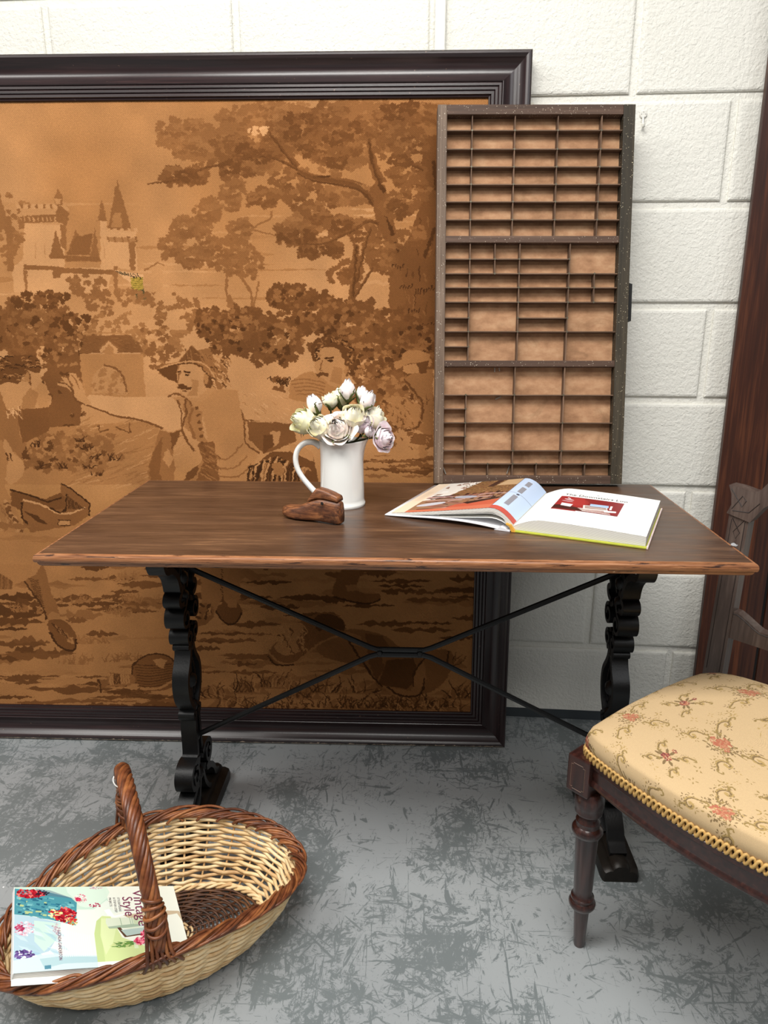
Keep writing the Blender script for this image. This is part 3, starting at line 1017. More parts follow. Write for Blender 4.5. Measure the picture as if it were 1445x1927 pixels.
    for k in range(14):
        q = c8([(rnd.uniform(-20, 50), rnd.uniform(230, 290))])[0]
        cv.ell(q[0], q[1], 6, 3, rnd.uniform(0, 3), half(rnd.choice([1.2, 2.0, 4.4])))
    A(c8([(65, 260), (105, 215), (160, 215), (185, 265), (150, 315), (105, 315)]), 3.4, 1, 2)
    Ln(c8([(65, 255), (105, 310), (150, 315), (185, 265)]), 3.2, 5.0, 1, 3)
    A(c8([(110, 210), (165, 205), (160, 245), (120, 240)]), 1.8)
    # third shoe further right
    A(c8([(595, 160), (640, 60), (720, 60), (700, 150), (740, 180), (800, 180), (810, 205), (760, 225), (690, 215), (600, 190)]), 3.0, 1, 2)
    Ln(c8([(600, 195), (690, 218), (760, 225), (810, 205)]), 3, 5.0, 1, 3)
    A(c8([(650, 140), (700, 140), (715, 165), (660, 170)]), 1.9)
    # cloak, plumed hat and satchel on the ground
    A(c8([(520, 400), (640, 340), (760, 350), (850, 380), (930, 440), (1100, 430), (1140, 470), (1100, 580), (980, 640), (800, 610), (760, 520), (560, 470)]), 2.6, 1, 2)
    A(c8([(840, 480), (960, 470), (980, 560), (930, 610), (800, 590)]), 4.0)
    A(c8([(740, 360), (820, 370), (850, 420), (800, 420), (830, 520), (790, 570), (760, 500)]), 3.6)
    A(c8([(800, 590), (950, 620), (960, 560), (1000, 470), (1020, 560), (980, 640), (870, 640)]), 1.9)
    A(c8([(650, 350), (720, 370), (730, 420), (680, 410)]), 1.9)
    A(c8([(300, 460), (330, 410), (400, 350), (440, 310), (520, 270), (600, 270), (650, 310), (640, 360), (560, 390), (470, 450), (420, 495), (340, 500)]), 2.9, 1, 2)
    A(c8([(510, 290), (570, 268), (640, 300), (648, 350), (580, 330), (530, 350)]), 4.4, 1, 2)
    A(c8([(330, 420), (400, 340), (440, 310), (470, 330), (430, 400), (450, 440), (380, 460)]), 1.3, 1, 2)
    for k in range(26):
        x, y = rnd.uniform(350, 470), rnd.uniform(320, 440)
        Ln(c8([(x, y), (x + 14, y + 16), (x + 6, y + 34)]), (3, 1), rnd.choice([.8, 1.0, 3.4]), 1, 3)
    Ln(c8([(305, 440), (350, 490), (420, 495), (480, 450), (540, 400), (620, 370)]), 4, 1.6, 1, 3)
    Ln(c8([(300, 460), (340, 502), (420, 500)]), 3, 4.8, 1, 3)
    for p in ([(840, 600), (900, 640), (990, 635), (1010, 560)], [(650, 370), (690, 430), (780, 560), (820, 600)], [(1010, 470), (960, 540), (960, 600)], [(1120, 440), (1110, 500)]):
        Ln(c8(p), 3.4, 4.8, 1, 3)
    for k in range(10):
        tuft(500 + k * 38, 1328, 20, 8, [1.3, 4.0, 4.6], rnd.uniform(-.6, .6))

    # woven edge: threads step the picture sideways row by row
    a = cv.a
    n1 = smooth_noise(H, W, 5, rs) - .5
    n2 = rs.rand(H, 1).astype(np.float32) - .5
    dx = np.rint(n1 * 4.2 + n2 * 1.6).astype(int)
    dy = np.rint((smooth_noise(H, W, 4, rs) - .5) * 1.8).astype(int)
    Y, X = np.mgrid[0:H, 0:W]
    a = a[np.clip(Y + dy, 0, H - 1), np.clip(X + dx, 0, W - 1)]
    tw = ((X + Y) % 4 < 2).astype(np.float32) * .06 + (Y % 3 == 0) * .05
    tw = tw * (0.5 + smooth_noise(H, W, 60, rs))
    a = a * (1.02 - tw[..., None]) * (0.95 + .10 * rs.rand(H, W, 1)) * (0.96 + .08 * smooth_noise(H, W, 40, rs)[..., None])
    cv.a = a.astype(np.float32)
    return cv


# ------------------------------------------------------------------ setting: floor, painted block wall, skirting band, cable trunking
def floor_material():
    t = NT('scuffed grey floor paint', 0.34, 0.5)
    o = t.coord()
    base = t.ramp(t.noise(o, 1.3, 3), [(0.3, lin((140, 144, 146))), (0.7, lin((158, 162, 163)))])
    patch = t.ramp(t.noise(o, 4.2, 4, 0.6, 0.6), [(0.38, (0, 0, 0)), (0.62, (1, 1, 1))])
    acc = None
    for k, (rot, sx, sy, sc, lo) in enumerate(((0.25, 3.6, 1.0, 14, .58), (1.35, 4.0, 1.0, 13, .585), (2.2, 3.4, 1.0, 16, .585), (2.85, 5.0, 1.0, 12, .59), (0.05, 12, 0.7, 8, .60), (1.62, 12, .7, 7, .605), (0.9, 14, .7, 7, .625))):
        nz = t.noise(t.mapped((sx, sy, 1), (0, 0, rot), loc=(k * 3.1, k * 1.7, 0)), sc, 6, 0.70, 1.0)
        msk = t.ramp(t.math('ADD', nz, t.math('MULTIPLY', t.math('SUBTRACT', patch, .5), .10)), [(lo, (0, 0, 0)), (lo + .018, (1, 1, 1))])
        acc = msk if acc is None else t.math('MAXIMUM', acc, msk)
    fine = t.noise(o, 55, 6, 0.75, 1.4)
    fm = t.ramp(t.math('ADD', fine, t.math('MULTIPLY', t.math('SUBTRACT', patch, .5), .20)), [(.555, (0, 0, 0)), (.60, (1, 1, 1))])
    acc = t.math('MAXIMUM', acc, fm)
    c = t.mix(t.math('MULTIPLY', acc, 0.86), base, lin((102, 109, 110)))
    # pale scratches, a rusty smear and white paint drips
    sc = t.ramp(t.noise(t.mapped((40, .8, 1), (0, 0, 1.1)), 3.0, 3, .5), [(.735, (0, 0, 0)), (.75, (1, 1, 1))])
    c = t.mix(t.math('MULTIPLY', sc, .35), c, lin((188, 192, 190)))
    sc2 = t.ramp(t.noise(t.mapped((30, .8, 1), (0, 0, 2.5), loc=(4, 2, 0)), 3.0, 3, .5), [(.735, (0, 0, 0)), (.75, (1, 1, 1))])
    c = t.mix(t.math('MULTIPLY', sc2, .3), c, lin((180, 184, 182)))
    vo = t.n('ShaderNodeTexVoronoi')
    vo.inputs['Scale'].default_value = 11
    t.link(o, vo.inputs['Vector'])
    sep = t.n('ShaderNodeSeparateColor')
    t.link(vo.outputs['Color'], sep.inputs[0])
    dot = t.math('MULTIPLY', t.math('LESS_THAN', vo.outputs['Distance'], t.math('MULTIPLY', sep.outputs[0], .055)), t.math('GREATER_THAN', sep.outputs[1], .62))
    c = t.mix(dot, c, lin((236, 238, 236)))
    t.color(c)
    t.b.inputs['Roughness'].default_value = .38
    t.bump(t.math('SUBTRACT', 1.0, acc), 0.08, 0.001)
    return t.m


def wall_material():
    t = NT('cream white masonry paint', 0.62, 0.35)
    o = t.coord()
    t.color(t.ramp(t.noise(o, 3, 3), [(0.3, lin((226, 224, 215))), (0.7, lin((236, 234, 226)))]))
    a = t.noise(t.mapped((1, 1, 1)), 150, 3, .5, .5)
    b = t.noise(t.mapped((1, 1, 1)), 66, 2, .5, .5)
    pit = t.ramp(t.noise(o, 160, 2, .5), [(.30, (0, 0, 0)), (.42, (1, 1, 1))])
    h = t.math('ADD', t.math('ADD', t.math('MULTIPLY', a, .7), t.math('MULTIPLY', b, .8)), t.math('MULTIPLY', pit, .18))
    t.bump(h, 0.75, 0.0036)
    return t.m


M_FLOOR, M_WALL = floor_material(), wall_material()
b = MB()
b.grid(lambda u, v: (-3.2 + 6.4 * u, -4.2 + 4.28 * v, 0), 4, 4)
fl = b.build('floor', M_FLOOR)
tag(fl, kind='structure')

b = MB()
b.box((-2.6, 0.0075, 0), (2.6, 0.15, 2.75))
wall = b.build('wall_back', M_WALL)
tag(wall, kind='structure')


def block_mesh(w_, h_, hide=False):
    """a concrete block face with soft edges, standing proud of the joints"""
    q = MB()
    bv, dp = 0.007, 0.0085
    rings = []
    for inset, y in ((0, dp), (0, 0.0035), (bv * .4, 0.001), (bv, 0)):
        rings.append([(-w_ / 2 + inset, y, inset), (w_ / 2 - inset, y, inset), (w_ / 2 - inset, y, h_ - inset), (-w_ / 2 + inset, y, h_ - inset)])
    vs = [p for r in rings for p in r]
    fs = []
    for i in range(3):
        for k in range(4):
            fs.append((i * 4 + k, i * 4 + (k + 1) % 4, i * 4 + 4 + (k + 1) % 4, i * 4 + 4 + k))
    fs.append((12, 13, 14, 15))
    q.add(vs, fs)
    return q


XA, JT = 0.40246, 0.017
first = None
rb = random.Random(3)
for course in range(12):
    z0 = course * 0.225 + JT / 2
    off = XA if course % 2 else XA + 0.225
    for n_ in range(-7, 6):
        xc = off + 0.45 * n_ + 0.225
        if abs(xc) > 2.35:
            continue
        if first is None:
            first = block_mesh(0.45 - JT, 0.225 - JT).build('block', M_WALL, wall)
            o = first
        else:
            o = share(first, wall)
        o.location = (xc, rb.uniform(-.0007, .0007), z0)

b = MB()
b.box((-2.6, -0.0012, 0), (2.6, 0.008, 0.029), 0.001)
sk = b.build('baseboard_back', plain('dark grey skirting paint', (58, 63, 67), .45, .5, 0, .15, 8))
tag(sk, kind='structure')

M_WHITEPLASTIC = plain('white plastic', (224, 222, 214), .35, .5, 0, .03, 10)
b = MB()
b.box((-0.043, -0.013, 1.45), (-0.019, 0.0, 2.6), 0.0015)
b.box((-0.0415, -0.0145, 1.45), (-0.0205, -0.012, 2.6), 0.0008)
tr = b.build('trim_1', M_WHITEPLASTIC)
tag(tr, kind='structure')

# white wall hook
hk = empty('wall_hook', (0.4285, 0, 1.528))
tag(hk, 'small white plastic hook with round pinned plate fixed to the block wall', 'hook')
b = MB()
b.lathe([(0, .0035), (.007, .0035), (.0085, .002), (.0085, 0)], 20, Matrix.Translation((0, 0, .012)) @ Matrix.Rotation(math.pi / 2, 4, 'X'))
b.build('plate', M_WHITEPLASTIC, hk, smooth=False, angle=.6)
b = MB()
b.tube(spline([(0, -.003, .008), (0, -.005, -.004), (0, -.009, -.014), (0, -.014, -.015), (0, -.016, -.009)], 4), .0026, 8)
b.build('hook_arm', M_WHITEPLASTIC, hk, smooth=True)
M_PIN = plain('steel pin', (150, 148, 142), .35, .5, .8)
for dx, dz in ((0, .0045), (0, -.0045), (.0045, 0), (-.0045, 0)):
    b = MB()
    b.lathe([(0, .0012), (.0007, .0006), (.0009, 0)], 8, Matrix.Translation((dx, -.0034, .012 + dz)) @ Matrix.Rotation(math.pi / 2, 4, 'X'))
    b.build('pin', M_PIN, hk)

cl = empty('adhesive_clip', (0.176, -0.001, 1.552))
tag(cl, 'small rounded cream plastic pad stuck on wall just right of tapestry frame', 'wall clip')
b = MB()
out = []
for cx, cz, a0 in ((.004, .011, 0), (-.004, .011, math.pi / 2), (-.004, -.011, math.pi), (.004, -.011, 1.5 * math.pi)):
    for k in range(5):
        a = a0 + k * math.pi / 8
        out.append((cx + .005 * math.cos(a), cz + .005 * math.sin(a)))
b.prism(out, -.0022, .0012, 'y')
b.build('pad', plain('cream plastic', (226, 222, 205), .4), cl)
b = MB()
b.box((-.004, -.0045, -.012), (.004, -.002, -.004), .0008)
b.build('peg', M_WHITEPLASTIC, cl)

# ------------------------------------------------------------------ framed tapestry leaning on the wall
e1, nn_, e2 = Vector((0.9986, 0.0522, 0.0003)), Vector((0.052, -0.9963, 0.068)), Vector((-0.004, 0.068, 0.998))
root = empty('framed_tapestry', matrix=frame_matrix(Vector((0.179, -0.166, 0.0030)), e1, -nn_, e2))
tag(root, 'very large brown tapestry of rustic men in dark reeded wood frame leaning on wall', 'tapestry')


def frame_wood(name, axis, chips=False):
    t = NT(name, .30, .5)
    sc = [70, 70, 70]
    sc[axis] = 2.5
    nz = t.noise(t.mapped(tuple(sc)), 2.2, 5, .6, .4)
    c = t.ramp(nz, [(.3, lin((27, 15, 17))), (.55, lin((41, 25, 26))), (.75, lin((58, 38, 37)))])
    sp = t.noise(t.coord(), 130, 2, .5)
    c = t.mix(t.math('MULTIPLY', t.ramp(sp, [(.73, (0, 0, 0)), (.76, (1, 1, 1))]), .5), c, lin((150, 118, 100)))
    if chips:
        sep = t.n('ShaderNodeSeparateXYZ')
        t.link(t.coord(), sep.inputs[0])
        edge = t.math('ADD', sep.outputs[2], t.math('MULTIPLY', t.noise(t.mapped((1, 1, 1)), 55, 4, .7), -.022))
        c = t.mix(t.ramp(edge, [(.0, (1, 1, 1)), (.0006, (0, 0, 0))]) if False else t.math('LESS_THAN', edge, -.0075), c, lin((214, 190, 165)))
    t.color(c)
    t.bump(nz, .18, .0008)
    t.b.inputs['Coat Weight'].default_value = .25
    t.b.inputs['Coat Roughness'].default_value = .3
    return t.m


# moulding section: distance from the outer edge, depth behind the front plane
SEC = [(0, .046), (0, .010), (.0015, .004), (.005, .001), (.009, 0), (.013, .002), (.016, .0055), (.018, .0075), (.024, .0135), (.031, .0168), (.040, .0170), (.048, .0142), (.056, .0095), (.0615, .0065), (.0630, .0075), (.0636, .0100),
       (.0655, .0082), (.0705, .0082), (.0715, .0112), (.0735, .0098), (.0785, .0098), (.0795, .0128), (.0815, .0112), (.0870, .0112), (.0885, .0150), (.0900, .0140), (.0925, .0150), (.0935, .0220), (.0935, .046)]
FW, FH = 1.66, 1.664
M_FR0, M_FR0C, M_FR2 = frame_wood('dark frame wood', 0), frame_wood('dark frame wood chipped', 0, True), frame_wood('dark frame wood upright', 2)


def rail(name, kind, mat):
    q = MB()
    vs = []
    for end in (0, 1):
        for d, y in SEC:
            if kind == 'top':
                vs.append((-FW + d if end == 0 else -d, y, FH - d))
            elif kind == 'bottom':
                vs.append((-FW + d if end == 0 else -d, y, d))
            elif kind == 'right':
                vs.append((-d, y, d if end == 0 else FH - d))
            else:
                vs.append((-FW + d, y, d if end == 0 else FH - d))
    n = len(SEC)
    fs = [(i, (i + 1) % n, n + (i + 1) % n, n + i) for i in range(n)]
    q.add(vs, fs)
    return q.build(name, mat, root, angle=.45)


rail('frame_rail', 'top', M_FR0)
rail('frame_rail', 'bottom', M_FR0C)
rail('frame_rail', 'right', M_FR2)
rail('frame_rail', 'left', M_FR2)
IN = .0935
tap = paint_tapestry(-FW + IN, -IN, IN, FH - IN)
M_TAP = printed('woven tapestry', tap.image('tapestry_weave'), .92, .08, (1, 1, 1), weave=150)
b = MB()
TX0, TX1, TZ0, TZ1 = -FW + IN - .006, -IN + .006, IN - .006, FH - IN + .006
rt = random.Random(2)


def tap_pt(u, v):
    x, z = TX0 + (TX1 - TX0) * u, TZ0 + (TZ1 - TZ0) * v
    y = .0195 + .0012 * (noise.noise((x * 3, z * 3, 1.0)))
    return (x, y, z)


b.grid(tap_pt, 40, 40)
b.build('tapestry', M_TAP, root, smooth=True, uvf=lambda c: ((c.x + FW - IN) / (FW - 2 * IN), (c.z - IN) / (FH - 2 * IN)))
b = MB()
b.box((TX0, .0225, TZ0), (TX1, .030, TZ1))
b.build('backing_board', plain('board', (70, 50, 35), .8), root)
# empty screw hole in the top rail
b = MB()
b.lathe([(.0028, -.0004), (.0052, -.0006), (.0062, .0006)], 14, Matrix.Translation((-.361, .0165, 1.606)) @ Matrix.Rotation(math.pi / 2, 4, 'X') @ Matrix.Scale(-1, 4, (0, 0, 1)))
b.lathe([(0, .0014), (.0030, .0006)], 14, Matrix.Translation((-.361, .0165, 1.606)) @ Matrix.Rotation(math.pi / 2, 4, 'X'))
o = b.build('screw_hole', plain('raw pink wood', (190, 130, 112), .8), root)
tag(o, 'pale ring of bare wood around an empty screw hole')

# ------------------------------------------------------------------ printer's type case standing on the table
cw = Vector((0.9972, 0.075, 0)).normalized()
cu = Vector((-0.012, 0.168, 0.985))
cu = (cu - cw * cu.dot(cw)).normalized()
cd = cu.cross(cw).normalized()      # into the case
case = empty('type_case', matrix=frame_matrix(Vector((-0.021, -0.256, 0.7375)), cw, cd, cu))
tag(case, "tall divided wooden printer's type tray standing on table against the tapestry frame", 'tray')
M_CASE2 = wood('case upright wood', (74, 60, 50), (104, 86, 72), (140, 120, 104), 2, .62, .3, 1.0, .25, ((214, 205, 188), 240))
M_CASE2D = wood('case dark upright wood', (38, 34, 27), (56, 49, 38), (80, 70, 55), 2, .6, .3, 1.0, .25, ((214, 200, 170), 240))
M_CASE0 = wood('case rail wood', (56, 42, 34), (84, 63, 51), (108, 84, 70), 0, .62, .3, 1.0, .25, ((214, 200, 178), 240))
M_SLAT = wood('thin divider wood', (70, 54, 42), (100, 78, 62), (134, 106, 86), 0, .7, .25, 1.0, .2)
M_SLATV = wood('thin upright divider wood', (70, 54, 42), (100, 78, 62), (134, 106, 86), 2, .7, .25, 1.0, .2)
M_CLIP = plain('tarnished divider clip', (92, 84, 68), .45, .5, .5)


def back_mat():
    t = NT('paper lined back board', .85, .15)
    c = t.ramp(t.noise(t.mapped((9, 9, 16)), 3, 5, .65), [(.3, lin((146, 108, 80))), (.5, lin((170, 129, 97))), (.72, lin((188, 150, 116)))])
    st = t.noise(t.coord(), 9, 5, .7, 1.5)
    c = t.mix(t.math('MULTIPLY', t.ramp(st, [(.55, (0, 0, 0)), (.75, (1, 1, 1))]), .55), c, lin((110, 84, 60)))
    t.color(c)
    t.bump(t.noise(t.coord(), 60, 4), .25, .001)
    return t.m


CW, CH, CDP = .424, .815, .036
LX, RX = .0205, .3985


def part(lo, hi, name, mat, bev=.0008, par=None):
    q = MB()
    q.box(lo, hi, bev)
    return q.build(name, mat, par or case)


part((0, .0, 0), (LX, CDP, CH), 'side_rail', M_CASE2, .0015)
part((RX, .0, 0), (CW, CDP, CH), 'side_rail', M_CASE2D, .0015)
part((LX, .0005, CH - .0205), (RX, CDP, CH), 'end_rail', M_CASE0, .0012)
part((LX, .0005, 0), (RX, CDP, .0185), 'end_rail', M_CASE0, .0012)
part((LX, .001, .528), (RX, CDP - .012, .5425), 'cross_rail', M_CASE0, .001)
part((LX, .001, .2610), (RX, CDP - .012, .2745), 'cross_rail', M_CASE0, .001)
part((.002, CDP - .012, .002), (CW - .002, CDP - .004, CH - .002), 'back_board', back_mat(), .0)
Y0, Y1 = .0045, CDP - .0115
HT, VT = .0011, .0011
clips = []


def hdiv(x0, x1, z):
    part((x0, Y0, z - HT), (x1, Y1, z + HT), 'divider', M_SLAT, 0)


def vdiv(x, z0, z1, x2=None):
    q = MB()
    x2 = x if x2 is None else x2
    q.prism([(x - VT, z0), (x + VT, z0), (x2 + VT, z1), (x2 - VT, z1)], Y0 - .0006, Y1, 'y')
    q.build('divider', M_SLATV, case)


def clip(x, z):
    q = MB()
    r = .0028
    q.prism([(x - r, z), (x, z - r), (x + r, z), (x, z + r)], Y0 - .0016, Y0 + .002, 'y')
    clips.append(q)


# top third
rows1 = [.7634, .7246, .6879, .6514, .6151, .5773]
ct, cb = (.0752, .1675, .2600, .3540), (.0738, .1652, .2572, .3492)
for z in rows1:
    hdiv(LX, RX, z)
for a_, c_ in zip(ct, cb):
    vdiv(c_, .5425, CH - .0205, a_)
    for z in rows1:
        clip(c_ + (a_ - c_) * (z - .5425) / .25, z)
# middle third
zA, zB, zC, zD, zE, zF, zG = .494, .463, .433, .4017, .3675, .3378, .305
vdiv(.0728, .2745, .528, .0745)
vdiv(.1815, .2745, .528, .1835)
vdiv(.2895, .2745, .528, .2935)
vdiv(.1290, zB, .528)
vdiv(.3480, zD, zB)
hdiv(LX, .2938, zA)
hdiv(LX, RX, zB)
hdiv(LX, RX, zC)
hdiv(LX, RX, zD)
hdiv(LX, .0735, zE)
hdiv(.1822, .2910, zE)
hdiv(LX, RX, zF)
hdiv(LX, .0732, zG)
for x in (.0742, .1830, .2925):
    for z in (zA, zB, zC, zD, zF):
        clip(x - (.528 - z) * .006, z)
for x, z in ((.1290, zA), (.1290, zB), (.3480, zB), (.3480, zC), (.3480, zD), (.0735, zE), (.1822, zE), (.2910, zE), (.0732, zG)):
    clip(x, z)
# bottom third
y1, y2, y3, y4, y5, y6 = .1987, .1679, .1369, .1065, .0746, .0448
vdiv(.1765, .0185, .261, .1785)
vdiv(.2855, .0185, .261, .2890)
vdiv(.0680, .0185, y1, .0702)
for x in (.1209, .2305, .3400):
    vdiv(x, .0185, y6)
hdiv(LX, RX, y1)
hdiv(LX, .0700, y2)
hdiv(LX, RX, y3)
hdiv(LX, .0695, y4)
hdiv(LX, RX, y5)
hdiv(LX, RX, y6)
for x in (.0690, .1775, .2870):
    for z in (y1, y3, y5, y6):
        clip(x, z)
for x, z in ((.0695, y2), (.0693, y4), (.1209, y6), (.2305, y6), (.3400, y6)):
    clip(x, z)
q = MB()
for c_ in clips:
    q.add(c_.v, c_.f)
o = q.build('divider_clip', M_CLIP, case)
tag(o, kind='stuff')
# iron label pull on the right side rail
q = MB()
out = [(0, -.041), (.0105, -.041), (.0105, .039), (.004, .041), (0, .043)]
q.prism([(CW + x, .4035 + z) for x, z in out], .012, .030, 'y')
q.build('pull_handle', plain('black iron', (24, 22, 21), .5, .5, .4), case)
# loose metal spacing strips left in the case
M_LEAD = plain('dull type metal', (176, 170, 158), .4, .5, .6)
cm = case.matrix_world.copy()
for (x, z, ln, an, lab) in ((.0245, .029, .018, 1.95, 'thin grey metal strip leaning in the bottom left cell of the type tray'),
                            (.1700, .031, .020, 1.25, 'thin grey metal strip leaning in third cell of the tray bottom row'),
                            (.1350, .2555, .009, 1.57, 'left one of two short metal strips hanging below the lower cross rail of tray'),
                            (.1455, .2565, .008, 1.75, 'right one of two short metal strips hanging below the lower cross rail of tray'),
                            (.1440, .1930, .014, .45, 'short slanting metal strip in left of the big cells below the widest cell')):
    q = MB()
    q.box((-ln / 2, -.001, -.0011), (ln / 2, .001, .0011), .0003)
    o = q.build('metal_strip', M_LEAD)
    o.matrix_world = cm @ Matrix.Translation((x, Y1 - .004, z)) @ Matrix.Rotation(-an, 4, 'Y')
    tag(o, lab, 'metal strip', 'loose metal strips in the tray')

# ------------------------------------------------------------------ table: wooden top on two cast iron ends with crossed braces
TH = 0.047
tab = empty('pub_table', (-0.0965, -0.486, 0), TH)
tag(tab, 'rectangular brown wooden table on black scrolled cast iron legs in front of tapestry', 'table')


def top_mat():
    t = NT('brown stained table top', .36, .5)
    fine = t.noise(t.mapped((4.0, 70, 70)), 3, 6, .68, .6)
    broad = t.noise(t.mapped((1.3, 11, 11)), 1.8, 4, .6, .8)
    mid = t.noise(t.mapped((2.2, 5, 5)), 2.2, 4, .6, .3)
    mx = t.math('ADD', t.math('ADD', t.math('MULTIPLY', fine, .4), t.math('MULTIPLY', broad, .35)), t.math('MULTIPLY', mid, .25))
    c = t.ramp(mx, [(.32, lin((40, 27, 20))), (.45, lin((64, 44, 32))), (.55, lin((88, 62, 44))), (.66, lin((132, 96, 66)))])
    t.color(c)
    t.b.inputs['Roughness'].default_value = .33
    rr = t.ramp(broad, [(.3, (.26, .26, .26)), (.7, (.42, .42, .42))])
    t.link(rr, t.b.inputs['Roughness'])
    t.bump(fine, .12, .0008)
    return t.m


def edge_mat():
    t = NT('worn orange table edge', .38, .5)
    fine = t.noise(t.mapped((5, 60, 160)), 3, 5, .65, .5)
    c = t.ramp(fine, [(.3, lin((100, 60, 36))), (.5, lin((142, 92, 58))), (.7, lin((178, 126, 88)))])
    wear = t.noise(t.mapped((7, 40, 90)), 2.4, 4, .7, 1.0)
    c = t.mix(t.ramp(wear, [(.56, (0, 0, 0)), (.64, (1, 1, 1))]), c, lin((58, 34, 24)))
    chip = t.noise(t.mapped((30, 30, 60)), 2.0, 3, .6)
    c = t.mix(t.ramp(chip, [(.745, (0, 0, 0)), (.76, (1, 1, 1))]), c, lin((214, 178, 140)))
    t.color(c)
    t.bump(fine, .2, .0008)
    return t.m


HX, HY, ZT, TT = .5875, .2705, .73, .0235
b = MB()
b.box((-HX + .008, -HY + .008, ZT - .017), (HX - .008, HY - .008, ZT))
b.build('table_top', top_mat(), tab)
# bullnose edge with an ogee under it, running round the top
sec = [(.0085, .0), (.005, -.0004), (.0022, -.0018), (.0006, -.0045), (0, -.0080), (.0004, -.0115), (.0018, -.0140), (.0045, -.0150), (.0050, -.0172), (.0065, -.0200), (.0100, -.0225), (.0200, TT * -1), (.0600, TT * -1), (.0600, -.0168), (.0085, -.0168)]
vs, fs = [], []
n = len(sec)
for sx, sy in ((-1, -1), (1, -1), (1, 1), (-1, 1)):
    for d, z in sec:
        vs.append((sx * (HX - d), sy * (HY - d), ZT + z))
for k in range(4):
    for i in range(n):
        a, c_ = k * n + i, k * n + (i + 1) % n
        d_, e_ = ((k + 1) % 4) * n + (i + 1) % n, ((k + 1) % 4) * n + i
        fs.append((a, c_, d_, e_))
b = MB()
b.add(vs, fs)
o = b.build('edge_moulding', edge_mat(), tab, angle=.7)
tag(o, 'worn orange-brown rounded edge with dark scuffs')

M_IRON = plain('black painted cast iron', (12, 12, 13), .42, .42, .1, .25, 60, .3)
M_IRONFOOT = plain('worn black iron foot', (30, 25, 20), .45, .5, .3, .45, 25, .3)


def roll(q, cy, cz, r, x0, x1, sgn, turns=1.35, start=0.0, t=.0035):
    """a cast scroll: strip rolled into a spiral, axis along x"""
    pts = []
    k = 30
    for i in range(k + 1):
        a = start + sgn * turns * 2 * math.pi * i / k
        rr = r * (1 - .62 * i / k)
        pts.append((cy + rr * math.cos(a), cz + rr * math.sin(a)))
    q.ribbon(pts, t, x0, x1)


